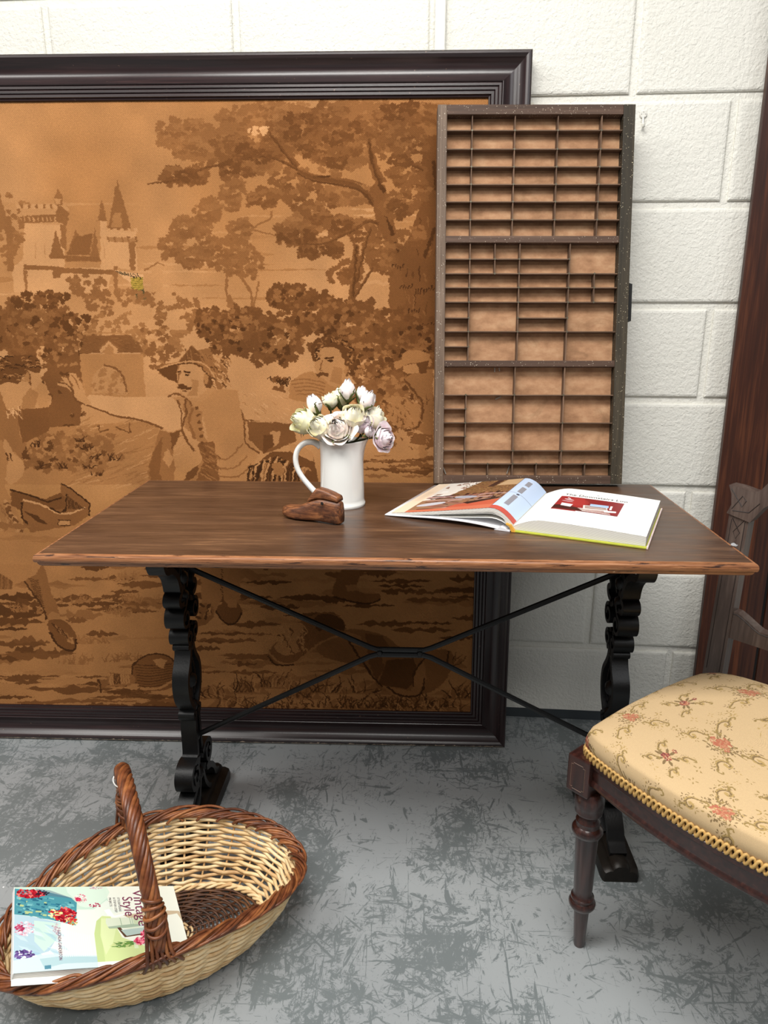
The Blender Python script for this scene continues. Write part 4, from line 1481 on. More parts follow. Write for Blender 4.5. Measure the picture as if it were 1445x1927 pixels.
def leg(xc, face):
    q = MB()
    cy = .012
    x0, x1 = xc - .017, xc + .017
    xi0, xi1 = xc - .011, xc + .011
    for s in (-1, 1):
        def P(*pts):
            return [(p.x, p.y) for p in spline([(cy + s * y, z, 0) for y, z in pts], 5)]
        # bracket under the top and beaded strap
        q.ribbon(P((.012, .655), (.045, .662), (.078, .686), (.112, .688), (.126, .664), (.116, .640), (.084, .630), (.060, .612), (.049, .594), (.044, .574)), .0065, x0, x1)
        q.ribbon(P((.044, .580), (.040, .565), (.052, .560), (.056, .551), (.046, .541), (.030, .538)), .006, x0, x1)
        # two rolled scrolls
        roll(q, cy + s * .030, .507, .023, x0 - .003, x1 + .003, -s, 1.3, math.pi / 2 if s > 0 else math.pi / 2)
        roll(q, cy + s * .018, .460, .017, x0 - .003, x1 + .003, -s, 1.2, math.pi / 2)
        q.ribbon(P((.010, .540), (.018, .532), (.030, .529)), .005, x0, x1)
        q.ribbon(P((.006, .484), (.010, .478), (.018, .476)), .004, x0, x1)
        # long S curve with a curled lip
        q.ribbon(P((.020, .431), (.022, .437), (.016, .441), (.010, .434), (.012, .418), (.022, .400), (.038, .378), (.043, .352), (.036, .322), (.020, .300), (.008, .288)), [.003, .004, .004, .0045] + [.006] * 60, x0, x1)
        q.ribbon(P((.014, .285), (.024, .279), (.020, .268), (.010, .264)), .004, x0, x1)
        # lower stem flaring to a scroll and the foot
        q.ribbon(P((.008, .28), (.013, .24), (.013, .20), (.016, .178), (.024, .170), (.018, .158), (.012, .15)), .0055, x0, x1)
        q.ribbon(P((.012, .165), (.034, .172), (.060, .168), (.074, .150), (.068, .128), (.048, .116), (.030, .112)), .006, x0 - .002, x1 + .002)
        roll(q, cy + s * .048, .142, .022, x0 - .004, x1 + .004, s, 1.0, math.pi / 2, .004)
        q.ribbon(P((.028, .118), (.046, .104), (.070, .094), (.092, .074), (.104, .052), (.128, .040)), .007, x0, x1)
        q.ribbon(P((.010, .12), (.022, .085), (.040, .060), (.062, .042)), .0055, x0, x1)
        # pierced tracery
        q.ribbon(P((.008, .40), (.020, .372), (.022, .345), (.008, .315)), .0035, xi0, xi1)
        q.ribbon(P((.006, .62), (.026, .612), (.030, .588), (.012, .560)), .004, xi0, xi1)
        q.ribbon(P((.006, .655), (.03, .648), (.045, .632)), .004, xi0, xi1)
    # centre stem with cast beads
    q.box((xc - .009, cy - .009, .03), (xc + .009, cy + .009, .70), .002)
    for z, r in ((.64, .017), (.585, .015), (.545, .013), (.43, .014), (.35, .017), (.29, .014), (.215, .014), (.12, .017)):
        q.lathe([(0, -.6 * r), (.7 * r, -.42 * r), (r, 0), (.7 * r, .42 * r), (0, .6 * r)], 10, Matrix.Translation((xc + face * .010, cy, z)) @ Matrix.Rotation(math.pi / 2, 4, 'Y'))
    lg = q.build('leg', M_IRON, tab, angle=.8)
    # top plate
    q = MB()
    q.box((xc - .021, cy - .13, .694), (xc + .021, cy + .13, .7075), .003)
    q.build('top_plate', M_IRON, lg)
    # foot: long rounded bar with a ridge
    q = MB()
    L = .158
    prof = [(-.038, .0), (-.039, .012), (-.036, .024), (-.026, .029), (-.019, .029), (-.016, .036), (-.008, .041), (.008, .041), (.016, .036), (.019, .029), (.026, .029), (.036, .024), (.039, .012), (.038, .0)]
    ys = [(-L, .86), (-L + .004, .94), (-L + .014, 1), (L - .014, 1), (L - .004, .94), (L, .86)]
    vs, fs = [], []
    m_ = len(prof)
    for y, k in ys:
        for x, z in prof:
            vs.append((xc + x * k, cy + y, z * (k if z > .02 else 1)))
    for i in range(len(ys) - 1):
        for k in range(m_):
            fs.append((i * m_ + k, i * m_ + (k + 1) % m_, (i + 1) * m_ + (k + 1) % m_, (i + 1) * m_ + k))
    fs.append(tuple(range(m_)))
    fs.append(tuple((len(ys) - 1) * m_ + k for k in range(m_ - 1, -1, -1)))
    q.add(vs, fs)
    q.build('foot', M_IRONFOOT, lg, angle=.6)


leg(-.442, 1)
leg(.467, -1)
for z0, zc, z1 in ((.6135, .4285, .6135), (.2095, .4165, .2100)):
    q = MB()
    sgn = 1 if z0 > .4 else -1
    pts = [(-.440, z0), (-.05, zc + .005 * sgn), (-.034, zc), (.064, zc), (.080, zc + .005 * sgn), (.466, z1)]
    q.tube([(x, .015, z) for x, z in pts], .0062, 8, flat=((0, 1, 0), .7))
    q.build('brace', M_IRON, tab)
for x in (-.028, .056):
    q = MB()
    q.lathe([(0, .004), (.0045, .003), (.006, 0)], 10, Matrix.Translation((x, .0105, .4225)) @ Matrix.Rotation(math.pi / 2, 4, 'X'))
    q.box((x - .004, .0100, .413), (x + .004, .0195, .432), .001)
    q.build('rivet', M_IRON, tab)

# putty blob near the front right corner of the table
q = MB()
q.grid(lambda u, v: Vector((.0055 * math.sin(math.pi * v) * math.cos(2 * math.pi * u), .004 * math.sin(math.pi * v) * math.sin(2 * math.pi * u), .0026 - .0026 * math.cos(math.pi * v))) * (1 + .25 * math.sin(9 * u + 5 * v)), 12, 8, True)
o = q.build('putty_blob', plain('pale grey putty', (150, 150, 152), .7, .4, 0, .2, 200), smooth=True)
o.location = (.4955, -.640, .7298)
tag(o, 'tiny pale grey lump of putty near right front corner of the table top', 'putty')
# ------------------------------------------------------------------ things on the table
ZT_ = 0.7302
M_PORC = plain('white glazed china', (238, 238, 234), .12, .5, 0, .01, 5)
M_PORC.node_tree.nodes['Principled BSDF'].inputs['Coat Weight'].default_value = .4
jug = empty('milk_jug', (-.2065, -.4235, ZT_), .047)
tag(jug, 'white china jug with loop handle holding the roses on the table', 'jug')
JR = [(0, .004), (.040, .004), (.0425, 0), (.0462, .0), (.0472, .003), (.0470, .0060), (.0452, .0085), (.0447, .014), (.0446, .04), (.0440, .07), (.0436, .095), (.0438, .112), (.0446, .124), (.0458, .1305), (.0464, .1325), (.0458, .1342), (.0440, .1335),
      (.0424, .128), (.0415, .11), (.0414, .07), (.0415, .02), (.038, .009), (0, .008)]


def jug_pt(r, a, z):
    k = max(0.0, (z - .085) / .049)
    sp = math.exp(-(a / .42) ** 2) * k ** 2.2
    rr = r * (1 + .20 * sp)
    if r > .03:
        rr -= .004 * k ** 2 * math.exp(-((abs(a) - .75) / .3) ** 2)
    return Vector((rr * math.cos(a), rr * math.sin(a), z + .004 * sp * (1 if z > .12 else 0)))


b = MB()
sg = 56
vs, fs = [], []
for r, z in JR:
    for k in range(sg):
        a = 2 * math.pi * k / sg
        a = a - 2 * math.pi if a > math.pi else a
        vs.append(jug_pt(r, a, z))
for i in range(len(JR) - 1):
    for k in range(sg):
        fs.append((i * sg + k, i * sg + (k + 1) % sg, (i + 1) * sg + (k + 1) % sg, (i + 1) * sg + k))
b.add(vs, fs)
b.build('body', M_PORC, jug, angle=.9)
b = MB()
hp = spline([(-.0425, 0, .120), (-.056, 0, .1285), (-.074, 0, .1275), (-.0885, 0, .115), (-.0945, 0, .096), (-.0915, 0, .075), (-.081, 0, .055), (-.066, 0, .036), (-.052, 0, .020), (-.0435, 0, .008)], 6)
nn = len(hp)
b.tube(hp, [.0056 + .0022 * abs(2 * i / (nn - 1) - 1) ** 3 for i in range(nn)], 12, flat=((0, 1, 0), 1.15))
b.build('handle', M_PORC, jug, smooth=True)

# --- roses
M_SEPAL = plain('olive green sepal', (96, 104, 58), .6, .3, 0, .3, 60)
M_STEM = plain('dull green stem', (62, 70, 44), .6, .3, 0, .3, 40)
M_TENDRIL = plain('dark red brown sepal tip', (74, 46, 40), .6, .3, 0, .3, 60)


def petal_mat(name, c_in, c_out, tint):
    t = NT(name, .62, .25)
    nz = t.noise(t.coord(), 45, 3, .5, .5)
    lw = t.ramp(nz, [(.3, lin(c_in)), (.52, lin(c_out)), (.75, lin(tint))])
    t.color(lw)
    wv = t.noise(t.mapped((140, 140, 18)), 1.5, 3, .5)
    t.bump(wv, .25, .0006)
    t.b.inputs['Subsurface Weight'].default_value = .25
    t.b.inputs['Subsurface Radius'].default_value = (.004, .003, .002)
    t.b.inputs['Subsurface Scale'].default_value = .5
    return t.m


PM = {'pink': petal_mat('pink cream petal', (252, 234, 226), (252, 242, 233), (252, 248, 240)),
      'cream': petal_mat('cream petal', (244, 236, 202), (249, 244, 222), (252, 249, 238)),
      'yellow': petal_mat('pale yellow petal', (236, 232, 178), (245, 241, 202), (250, 247, 224)),
      'blush': petal_mat('blush white petal', (247, 230, 228), (251, 243, 241), (253, 250, 247)),
      'lilac': petal_mat('lilac pink petal', (243, 224, 230), (249, 236, 240), (251, 246, 243))}


def petal(q, R, H, phi, span, open_, curl, rr, base=0.0):
    """one cupped petal; open_ 0 = closed bud, 1 = wide"""
    w1, w2 = rr.uniform(0, 6), rr.uniform(0, 6)

    def fn(u, v):
        uu = u * 2 - 1
        prof = math.sin(min(1.0, v * 1.25 + .12) * math.pi / 2)
        rad = R * prof * (1 - (1 - open_) * .80 * v ** 2.6)
        rad += R * curl * max(0, v - .62) ** 1.6 * 2.4 * (1 - .25 * abs(uu))
        z = H * (v - .34 * curl * max(0, v - .6) ** 1.5 * 2.0) + base
        z += H * .035 * math.sin(3.2 * uu + w1) * v * v
        rad += R * .06 * math.sin(4.3 * uu + w2) * v ** 3
        z -= H * .20 * (abs(uu) ** 2.6) * v
        wd = span * (.35 + .75 * math.sin(math.pi * min(1, .12 + .62 * v)))
        a = phi + wd * uu * .5
        return Vector((rad * math.cos(a), rad * math.sin(a), z))
    q.grid(fn, 8, 7)


def sepal_shape(q, R, H, phi, ln, outw, rr):
    pts = []
    for i in range(9):
        v = i / 8
        rad = R * (.18 + .95 * min(1, v * 1.6)) + outw * v * v
        z = -.05 * H + H * ln * v - outw * .6 * v ** 3
        a = phi + .5 * v * v * rr.uniform(-1, 1) * .4
        pts.append(Vector((rad * math.cos(a), rad * math.sin(a), z)))
    q.tube(pts, [.0042 * (1 - .9 * (i / 8)) + .0004 for i in range(9)], 6, flat=((math.cos(phi), math.sin(phi), 0), .3))


def rose(x, y, px_r, label, kind, axis, colour, ydist, seed, sep=3, long_sep=True):
    """axis: direction the bloom faces; (x, y) are metres in the plane of the bunch"""
    rr = random.Random(seed)
    R = px_r * {'bud': 1.32, 'half': 1.30, 'open': .92}[kind]
    z_ax = Vector(axis).normalized()
    x_ax = z_ax.orthogonal().normalized()
    y_ax = z_ax.cross(x_ax)
    loc = Vector((x, ydist, y))
    H = R * (2.3 if kind == 'bud' else 1.75)
    root_ = empty('rose', matrix=frame_matrix(loc - z_ax * H * .45, x_ax, y_ax, z_ax))
    tag(root_, label, 'rose', 'roses in the white jug')
    pm = PM[colour]
    if kind == 'bud':
        ring = [(.45, 1.0, 2.6, 0, .1, 2), (.72, .98, 2.3, .1, .15, 3), (.95, .92, 2.2, .2, .35, 3)]
    elif kind == 'half':
        ring = [(.40, 1.0, 3.2, 0, 0, 3), (.54, .99, 2.7, .10, .02, 3), (.68, .96, 2.4, .24, .08, 4), (.84, .90, 2.1, .42, .22, 4), (1.0, .82, 1.9, .60, .45, 4)]
    else:
        ring = [(.34, 1.0, 3.4, .0, 0, 3), (.44, .99, 2.9, .06, 0, 3), (.54, .97, 2.6, .14, .02, 4), (.64, .93, 2.3, .24, .05, 4), (.75, .87, 2.1, .40, .10, 5), (.86, .79, 1.9, .58, .25, 5), (.97, .68, 1.7, .76, .5, 5), (1.06, .56, 1.5, .92, .8, 5)]
    ph = rr.uniform(0, 6.28)
    for rad, hh, span, op, cu_, n_ in ring:
        for k in range(n_):
            q = MB()
            petal(q, R * rad * rr.uniform(.95, 1.05), H * hh * rr.uniform(.94, 1.05), ph + 2 * math.pi * k / n_ + rr.uniform(-.2, .2), span, op, cu_ * rr.uniform(.7, 1.3), rr)
            q.build('petal', pm, root_, smooth=True)
        ph += 1.1
    ph = rr.uniform(0, 6.28)
    for k in range(sep):
        q = MB()
        sepal_shape(q, R * .82 if kind != 'open' else R * .7, H, ph + 2 * math.pi * k / max(1, sep) + rr.uniform(-.3, .3), rr.uniform(.5, .9), R * rr.uniform(.1, .55), rr)
        q.build('sepal', M_SEPAL, root_, smooth=True)
    if long_sep:
        for k in range(2):
            a = rr.uniform(0, 6.28)
            q = MB()
            pts = [Vector((R * (.3 + .9 * v) * math.cos(a + v * .6), R * (.3 + .9 * v) * math.sin(a + v * .6), H * (.05 + .95 * v - .5 * v ** 3) + .004 * math.sin(6 * v))) for v in [i / 9 for i in range(10)]]
            q.tube(pts, [.0013 * (1 - .7 * i / 9) for i in range(10)], 5)
            q.build('sepal_tip', M_TENDRIL, root_, smooth=True)
    q = MB()
    q.lathe([(0, -.002), (R * .22, -.001), (R * .34, R * .16), (R * .30, R * .34), (0, R * .36)], 12)
    q.build('calyx', M_SEPAL, root_, smooth=True)
    # stem runs down into the jug
    inv = root_.matrix_world.inverted()
    p0 = loc - z_ax * H * .45
    neck = Vector((-.2065 + rr.uniform(-.012, .016), -.4235 + rr.uniform(-.012, .012), .845))
    p1 = p0 - z_ax * min(.03, (p0 - neck).length * .45)
    pts = [inv @ q_ for q_ in spline([p0, p1, neck, Vector((-.2065 + rr.uniform(-.01, .01), -.4235 + rr.uniform(-.01, .01), .775))], 6)]
    q = MB()
    q.tube(pts, .0019, 6)
    q.build('stem', M_STEM, root_, smooth=True)
    return root_


# (sketch x, sketch y) of each bloom on the plane of the bunch
def bunch(px, py, yd):
    d = (yd + 1.86036)
    # plane of the bunch is frontal: metres from the jug's centre line
    return px, py


RS = [
    # x, z, R, kind, axis, colour, y, label
    (-.1935, .9625, .0150, 'bud', (.05, -.25, 1), 'blush', -.418, 'tall closed blush rosebud at the very top of the bunch in jug'),
    (-.1690, .9535, .0110, 'bud', (.25, .1, 1), 'blush', -.400, 'small white rosebud tucked between top bud and right upper bud'),
    (-.1545, .9415, .0145, 'bud', (.55, -.2, 1), 'blush', -.420, 'white rosebud leaning right at upper right of the bunch'),
    (-.2600, .9350, .0145, 'bud', (-.35, -.2, 1), 'blush', -.425, 'white rosebud with green sepals at upper left of the bunch'),
    (-.2315, .9385, .0140, 'half', (-.05, 0, 1), 'cream', -.402, 'cream half open rose behind the big front bloom, just left of centre'),
    (-.2110, .9435, .0180, 'half', (.0, .3, 1), 'yellow', -.385, 'pale yellow rose at back of the bunch below the top bud'),
    (-.2790, .9020, .0225, 'half', (-.85, -.55, .42), 'yellow', -.435, 'pale yellow rose turned to the left at left edge of bunch'),
    (-.2470, .8935, .0205, 'half', (-.3, -.75, .6), 'cream', -.452, 'cream rose between the yellow left rose and big front bloom'),
    (-.2085, .8925, .0295, 'open', (-.05, -.85, .55), 'pink', -.462, 'largest open pink and cream rose at front centre over jug rim'),
    (-.1800, .9140, .0210, 'half', (.2, -.65, .8), 'cream', -.440, 'cream rose right of and above the big front bloom'),
    (-.1470, .9030, .0235, 'half', (.55, -.1, .8), 'cream', -.400, 'cream rose at right behind the little low bud'),
    (-.1640, .8980, .0185, 'half', (.2, -.6, .7), 'lilac', -.430, 'small lilac tinted rose among the cream blooms right of centre'),
    (-.1470, .8860, .0100, 'bud', (.35, -.8, .7), 'lilac', -.452, 'tiny pink bud with green base low on the right'),
    (-.1200, .8720, .0250, 'open', (.75, -.55, .15), 'lilac', -.438, 'open lilac pink rose drooping over the right of the jug'),
]
for i, (x, z, R, kd, ax, colr, yd, lb) in enumerate(RS):
    rose(x, z, R, lb, kd, ax, colr, yd, 40 + i, 3 if kd != 'open' else 4, kd != 'open' or i == 8)

# --- old wooden shoe last
def last_mat():
    t = NT('old polished shoe last wood', .42, .5)
    fine = t.noise(t.mapped((9, 45, 45)), 2.5, 6, .65, 1.0)
    c = t.ramp(fine, [(.28, lin((46, 26, 18))), (.45, lin((98, 58, 36))), (.60, lin((142, 90, 55))), (.78, lin((182, 128, 84)))])
    gr = t.noise(t.coord(), 28, 4, .7, .6)
    c = t.mix(t.math('MULTIPLY', t.ramp(gr, [(.52, (0, 0, 0)), (.68, (1, 1, 1))]), .75), c, lin((44, 26, 19)))
    t.color(c)
    t.bump(t.math('ADD', fine, gr), .35, .0015)
    return t.m


M_LAST = last_mat()
lastr = empty('shoe_last', (-.248, -.5425, ZT_), -.385)
tag(lastr, 'small old brown wooden shoe last in front of the white jug', 'shoe last')
# stations from toe (left) to heel: x, bottom z, top z, half width, sideways shift
STN = [(-.0665, .009, .015, .006, .004), (-.0640, .0045, .0195, .013, .004), (-.0560, .002, .0225, .0185, .003), (-.0420, .0008, .0235, .0225, .001), (-.0250, .0004, .0265, .0235, -.001), (-.0080, .0012, .0345, .0210, -.002), (.0080, .0022, .0435, .0185, -.002),
       (.0250, .0022, .0470, .0175, -.001), (.0420, .0012, .0465, .0180, 0), (.0560, .0006, .0450, .0175, 0), (.0635, .0010, .0430, .0145, 0), (.0665, .003, .0400, .0085, 0)]


def section(x, zb, zt, hw, sh, n_=20, taper=.25, e=.55):
    out = []
    for k in range(n_):
        a = 2 * math.pi * k / n_
        ca, sa = math.cos(a), math.sin(a)
        z = (zb + zt) / 2 + (zt - zb) / 2 * math.copysign(abs(sa) ** e, sa)
        f = (z - zb) / max(1e-6, zt - zb)
        y = sh + hw * (1 - taper * f) * math.copysign(abs(ca) ** e, ca)
        out.append(Vector((x, y, z)))
    return out


def loft(q, secs):
    n_ = len(secs[0])
    vs = [p for s in secs for p in s]
    fs = []
    for i in range(len(secs) - 1):
        for k in range(n_):
            fs.append((i * n_ + k, i * n_ + (k + 1) % n_, (i + 1) * n_ + (k + 1) % n_, (i + 1) * n_ + k))
    fs.append(tuple(range(n_)))
    fs.append(tuple((len(secs) - 1) * n_ + k for k in range(n_ - 1, -1, -1)))
    q.add(vs, fs)


q = MB()
loft(q, [section(*s, taper=.30) for s in STN])
o = q.build('last_body', M_LAST, lastr, smooth=True)
q = MB()
WS = [(-.0055, .0395, .0410, .008, -.002), (.0010, .0412, .0485, .0130, -.002), (.0080, .0440, .0580, .0138, -.002), (.0145, .0462, .0660, .0130, -.002), (.0180, .0468, .0675, .0125, -.001), (.0320, .0478, .0650, .0130, 0), (.0480, .0470, .0605, .0135, 0), (.0600, .0455, .0560, .0125, 0), (.0625, .0455, .0535, .0105, 0)]
loft(q, [section(*s, taper=.2, e=.4) for s in WS])
q.v = [(p[0] * 1.0, p[1], p[2] - .0016) for p in q.v]
q.build('last_wedge', M_LAST, lastr, smooth=True)
q = MB()
q.lathe([(0, .001), (.0028, .0008), (.0034, 0)], 12, Matrix.Translation((.033, -.0172, .040)) @ Matrix.Rotation(math.pi / 2, 4, 'X'))
o = q.build('peg_hole', plain('dark hole', (22, 14, 10), .8), lastr)

# --- open illustrated book
BW = Vector((.927, -.340, 0)).normalized()
BH = Vector((.376, .927, 0))
BH = (BH - BW * BH.dot(BW)).normalized()
BS = Vector((.128, -.585, ZT_))
book = empty('open_book', matrix=frame_matrix(BS, BW, BH, (0, 0, 1)))
tag(book, 'large illustrated hardback book lying open on the table in front of type tray', 'book')
PHT = .262


def right_top(w_):
    # height of the right-hand page over the table
    t = w_ / .235
    return .0105 + .0165 * math.sin(min(1, t * 4.2) * math.pi / 2) * (1 - .42 * t) + .002 * math.sin(math.pi * t)


def left_top(w_):
    t = w_ / .25
    return .0130 + .0350 * math.sin(min(1, t * 5.2) * math.pi / 2) * (1 - t) ** 1.15 - .0080 * t


M_PAPER = plain('white page', (240, 239, 235), .55, .35, 0, .01, 5)


def edges_mat():
    t = NT('page edges', .7, .2)
    wv = t.n('ShaderNodeTexWave', wave_type='BANDS', bands_direction='Z')
    wv.inputs['Scale'].default_value = 260
    wv.inputs['Distortion'].default_value = 3.0
    wv.inputs['Detail'].default_value = 3
    wv.inputs['Detail Scale'].default_value = .6
    t.link(t.mapped((.02, .02, 1)), wv.inputs['Vector'])
    t.color(t.ramp(wv.outputs['Fac'], [(.2, lin((176, 172, 164))), (.6, lin((226, 224, 218)))]))
    return t.m


M_EDGES = edges_mat()


def block(name, topf, sgn, wmax, zbot, over):
    q = MB()
    nw = 26
    vs, fs = [], []
    for j, hgt in enumerate((0.0, PHT)):
        for i in range(nw + 1):
            w_ = wmax * i / nw
            vs.append((sgn * w_, hgt, topf(w_) - .0004))
        for i in range(nw + 1):
            w_ = wmax * i / nw - over * (1 if i == nw else 0)
            vs.append((sgn * w_, hgt, zbot(w_)))
    m_ = nw + 1
    A0, B0, A1, B1 = 0, m_, 2 * m_, 3 * m_
    for i in range(nw):
        fs += [(A0 + i, A0 + i + 1, A1 + i + 1, A1 + i), (B0 + i, B1 + i, B1 + i + 1, B0 + i + 1), (A0 + i, B0 + i, B0 + i + 1, A0 + i + 1), (A1 + i, A1 + i + 1, B1 + i + 1, B1 + i)]
    fs += [(A0 + nw, B0 + nw, B1 + nw, A1 + nw), (A0, A1, B1, B0)]
    q.add(vs, fs)
    return q.build(name, M_EDGES, book)


block('page_block', right_top, 1, .228, lambda w_: .0035, .0)
block('page_block', left_top, -1, .243, lambda w_: max(.0035, left_top(w_) - .010 + .006 * (w_ / .25)) if w_ > .012 else .006, .0)

# printed pages
rp = Canvas(640, 730, (246, 246, 243))
rs_ = random.Random(5)
X0, Y0_, X1, Y1_ = 130, 190, 470, 470
rp.poly([(X0, Y0_), (X1, Y0_), (X1, Y1_), (X0, Y1_)], (134, 30, 34))
rp.H = np.array([[.94, 0, -24], [0, 1.34, -66], [0, 0, 1.0]])
rp.poly([(165, Y0_), (300, Y0_), (330, 300), (300, Y1_ - 60), (165, Y1_ - 60)], (158, 40, 42))
rp.ell(280, 265, 60, 56, 0, (176, 52, 50), .6, 20)
rp.poly([(165, 340), (230, 330), (300, 350), (360, 392), (165, 392)], (62, 22, 22))
rp.poly([(196, 300), (262, 308), (258, 350), (200, 342)], (226, 226, 228))
rp.ell(222, 240, 30, 9, .2, (206, 180, 184), 1, 14)
rp.ell(220, 268, 34, 8, .1, (190, 150, 156), 1, 14)
rp.line([(206, 210), (226, 226)], 7, (236, 236, 236))
for k in range(7):
    rp.poly([(300 + k * 5, 352 + k * 5), (460 + k * 4, 330 + k * 9), (464 + k * 4, 335 + k * 9), (302 + k * 5, 357 + k * 5)], ((236, 230, 226), (150, 110, 96), (206, 190, 180))[k % 3])
rp.poly([(318, 300), (450, 290), (462, 345), (330, 358)], (224, 218, 214))
rp.poly([(350, 268), (452, 262), (458, 296), (356, 304)], (170, 196, 226))
rp.poly([(330, 310), (446, 300), (448, 310), (332, 322)], (120, 76, 62))
rp.poly([(334, 330), (452, 318), (454, 328), (338, 342)], (140, 92, 70))
rp.poly([(462, 262), (474, 260), (478, 318), (466, 322)], (238, 236, 232))
rp.poly([(440, 340), (506, 330), (510, 352), (450, 366)], (242, 240, 236))
rp.H = None
rp.poly([(X0, Y1_ - 5), (X1, Y1_ - 5), (X1, Y1_), (X0, Y1_)], (60, 16, 18))
for ln in range(9):
    y = 496 + ln * 15
    x = 118 + (0 if ln else 12)
    while x < 520 - (130 if ln == 8 else 0):
        l = rs_.randint(8, 34)
        rp.poly([(x, y), (x + l, y), (x + l, y + 5), (x, y + 5)], (196, 198, 202))
        x += l + 7
lp_ = Canvas(700, 730, (238, 216, 190))
rl = random.Random(8)
lp_.poly([(80, 0), (700, 0), (700, 730), (80, 730)], (150, 112, 84))
lp_.poly([(80, 0), (330, 0), (300, 330), (80, 470)], (232, 224, 214))
for k in range(26):
    x = rl.uniform(80, 330)
    y = rl.uniform(0, 420)
    lp_.poly([(x, y), (x + rl.uniform(10, 60), y + rl.uniform(-4, 8)), (x + rl.uniform(10, 50), y + rl.uniform(30, 70)), (x - 6, y + 40)], rl.choice([(206, 190, 178), (240, 236, 230), (186, 150, 140), (150, 118, 104)]))
lp_.poly([(290, 0), (560, 0), (560, 330), (200, 400)], (134, 96, 60))
for k in range(420):
    x, y = rl.uniform(215, 560), rl.uniform(0, 360)
    lp_.ell(x, y, rl.uniform(3, 9), rl.uniform(3, 7), rl.uniform(0, 3), rl.choice([(96, 62, 44), (170, 130, 84), (112, 88, 48), (140, 86, 66), (80, 52, 40)]))
lp_.poly([(460, 0), (560, 0), (560, 160), (430, 150)], (198, 164, 124))
lp_.poly([(400, 0), (440, 0), (420, 180), (380, 170)], (70, 44, 34))
for k in range(30):
    x, y = rl.uniform(300, 560), rl.uniform(300, 540)
    lp_.poly([(x, y), (x + 22, y + 2), (x + 22, y + 60), (x, y + 58)], rl.choice([(62, 34, 28), (110, 70, 50), (160, 110, 80), (44, 30, 28)]))
for k in range(34):
    x, y = rl.uniform(80, 420), rl.uniform(330, 690)
    lp_.line([(x, y), (x + rl.uniform(30, 110), y + rl.uniform(-40, 30)), (x + rl.uniform(60, 190), y + rl.uniform(-20, 40))], rl.uniform(5, 22), rl.choice([(92, 52, 48), (188, 150, 146), (214, 206, 206), (64, 40, 40), (150, 96, 84), (220, 190, 180)]), 1, 3)
lp_.ell(170, 560, 84, 36, -.4, (196, 196, 204), 1, 20)
lp_.ell(330, 420, 70, 30, .1, (168, 170, 182), 1, 20)
lp_.poly([(330, 600), (560, 520), (560, 730), (260, 730)], (196, 92, 66))
lp_.poly([(80, 690), (560, 640), (560, 730), (80, 730)], (206, 112, 84))
lp_.poly([(360, 560), (540, 470), (560, 500), (400, 600)], (48, 30, 28))
lp_.poly([(560, 0), (700, 0), (700, 730), (560, 730)], (196, 214, 240))
lp_.poly([(560, 668), (700, 668), (700, 730), (560, 730)], (196, 84, 72))
for y0, y1 in ((70, 170), (210, 330), (400, 600)):
    lp_.poly([(605, y0), (632, y0), (632, y1), (605, y1)], (146, 146, 154))
    lp_.line([(600, y0 - 6), (640, y0 - 6)], 3, (232, 240, 250))
lp_.line([(560, 362), (700, 352)], 5, (120, 130, 150))
lp_.ell(622, 372, 8, 14, .3, (70, 76, 90))
lp_.line([(562, 0), (562, 668)], 4, (110, 100, 100))
for k in range(26):
    lp_.poly([(22, 230 + k * 9), (22 + rl.uniform(30, 46), 230 + k * 9), (60, 233 + k * 9), (22, 233 + k * 9)], (206, 184, 158))
M_RP = printed('right page print', rp.image('right_page_print'), .38, .4)
M_LP = printed('left page print', lp_.image('left_page_print'), .32, .45)
q = MB()
q.grid(lambda u, v: Vector((.228 * u, PHT * v, right_top(.228 * u))), 30, 6)
q.build('right_page', M_RP, book, smooth=True, uvf=lambda c: (c.x / .228, c.y / PHT))
q = MB()
q.grid(lambda u, v: Vector((-.243 * (1 - u), PHT * v, left_top(.243 * (1 - u)) + .0002)), 40, 6)
q.build('left_page', M_LP, book, smooth=True, uvf=lambda c: (1 + c.x / .243, c.y / PHT))
# a few separate leaves fanning under the left page
for k, (dz, dw) in enumerate(((.0042, .0), (.0085, .004), (.0150, .012))):
    q = MB()
    wl = .236 - dw
    q.grid(lambda u, v: Vector((-wl * u - .004, PHT * v - .0005, max(.004, left_top(wl * u + .004) * (1 - dz * 26) - dz * .25))), 24, 2)
    q.build('loose_leaf', M_PAPER, book, smooth=True)
M_INK = plain('dark grey printing ink', (58, 56, 60), .5)
vs, fs = text_mesh('The Downstairs Loo', .0245)
wmax = max(p.x for p in vs)
q = MB()
q.add([(.050 + p.x * (.122 / wmax), .2025 + p.y * .80, right_top(.050 + p.x * (.122 / wmax)) + .0003) for p in vs], fs)
q.build('page_title', M_INK, book)
vs, fs = text_mesh('»', .011)
q = MB()
q.add([(.110 + p.x, .2235 + p.y * .8, right_top(.110) + .0004) for p in vs], fs)
q.build('page_ornament', M_INK, book)
# covers and spine
M_GREEN = plain('yellow green cloth cover', (172, 176, 62), .6, .3, 0, .1, 80)
M_JACKET = plain('glossy white dust jacket', (226, 226, 230), .3, .5, 0, .03, 20)
q = MB()
q.box((.004, -.006, .0002), (.2300, PHT + .006, .0032), .0008)
q.build('back_cover', M_GREEN, book)
q = MB()
q.grid(lambda u, v: Vector((.2302 + .002 * math.sin(math.pi * u), -.006 + (PHT + .012) * v, .0002 + .0040 * u)), 4, 2)
q.box((.2300, -.006, .0002), (.2330, PHT + .006, .0042), .0006)
q.build('jacket_edge', plain('pink white jacket edge', (228, 206, 200), .4), book)
q = MB()
q.grid(lambda u, v: Vector((-.254 + .250 * u, -.006 + (PHT + .012) * v, .0022 + .0075 * math.sin(math.pi * min(1, u * 1.05)) * (.4 + u) + .0006)), 20, 2)
o = q.build('front_cover', M_JACKET, book, smooth=True)
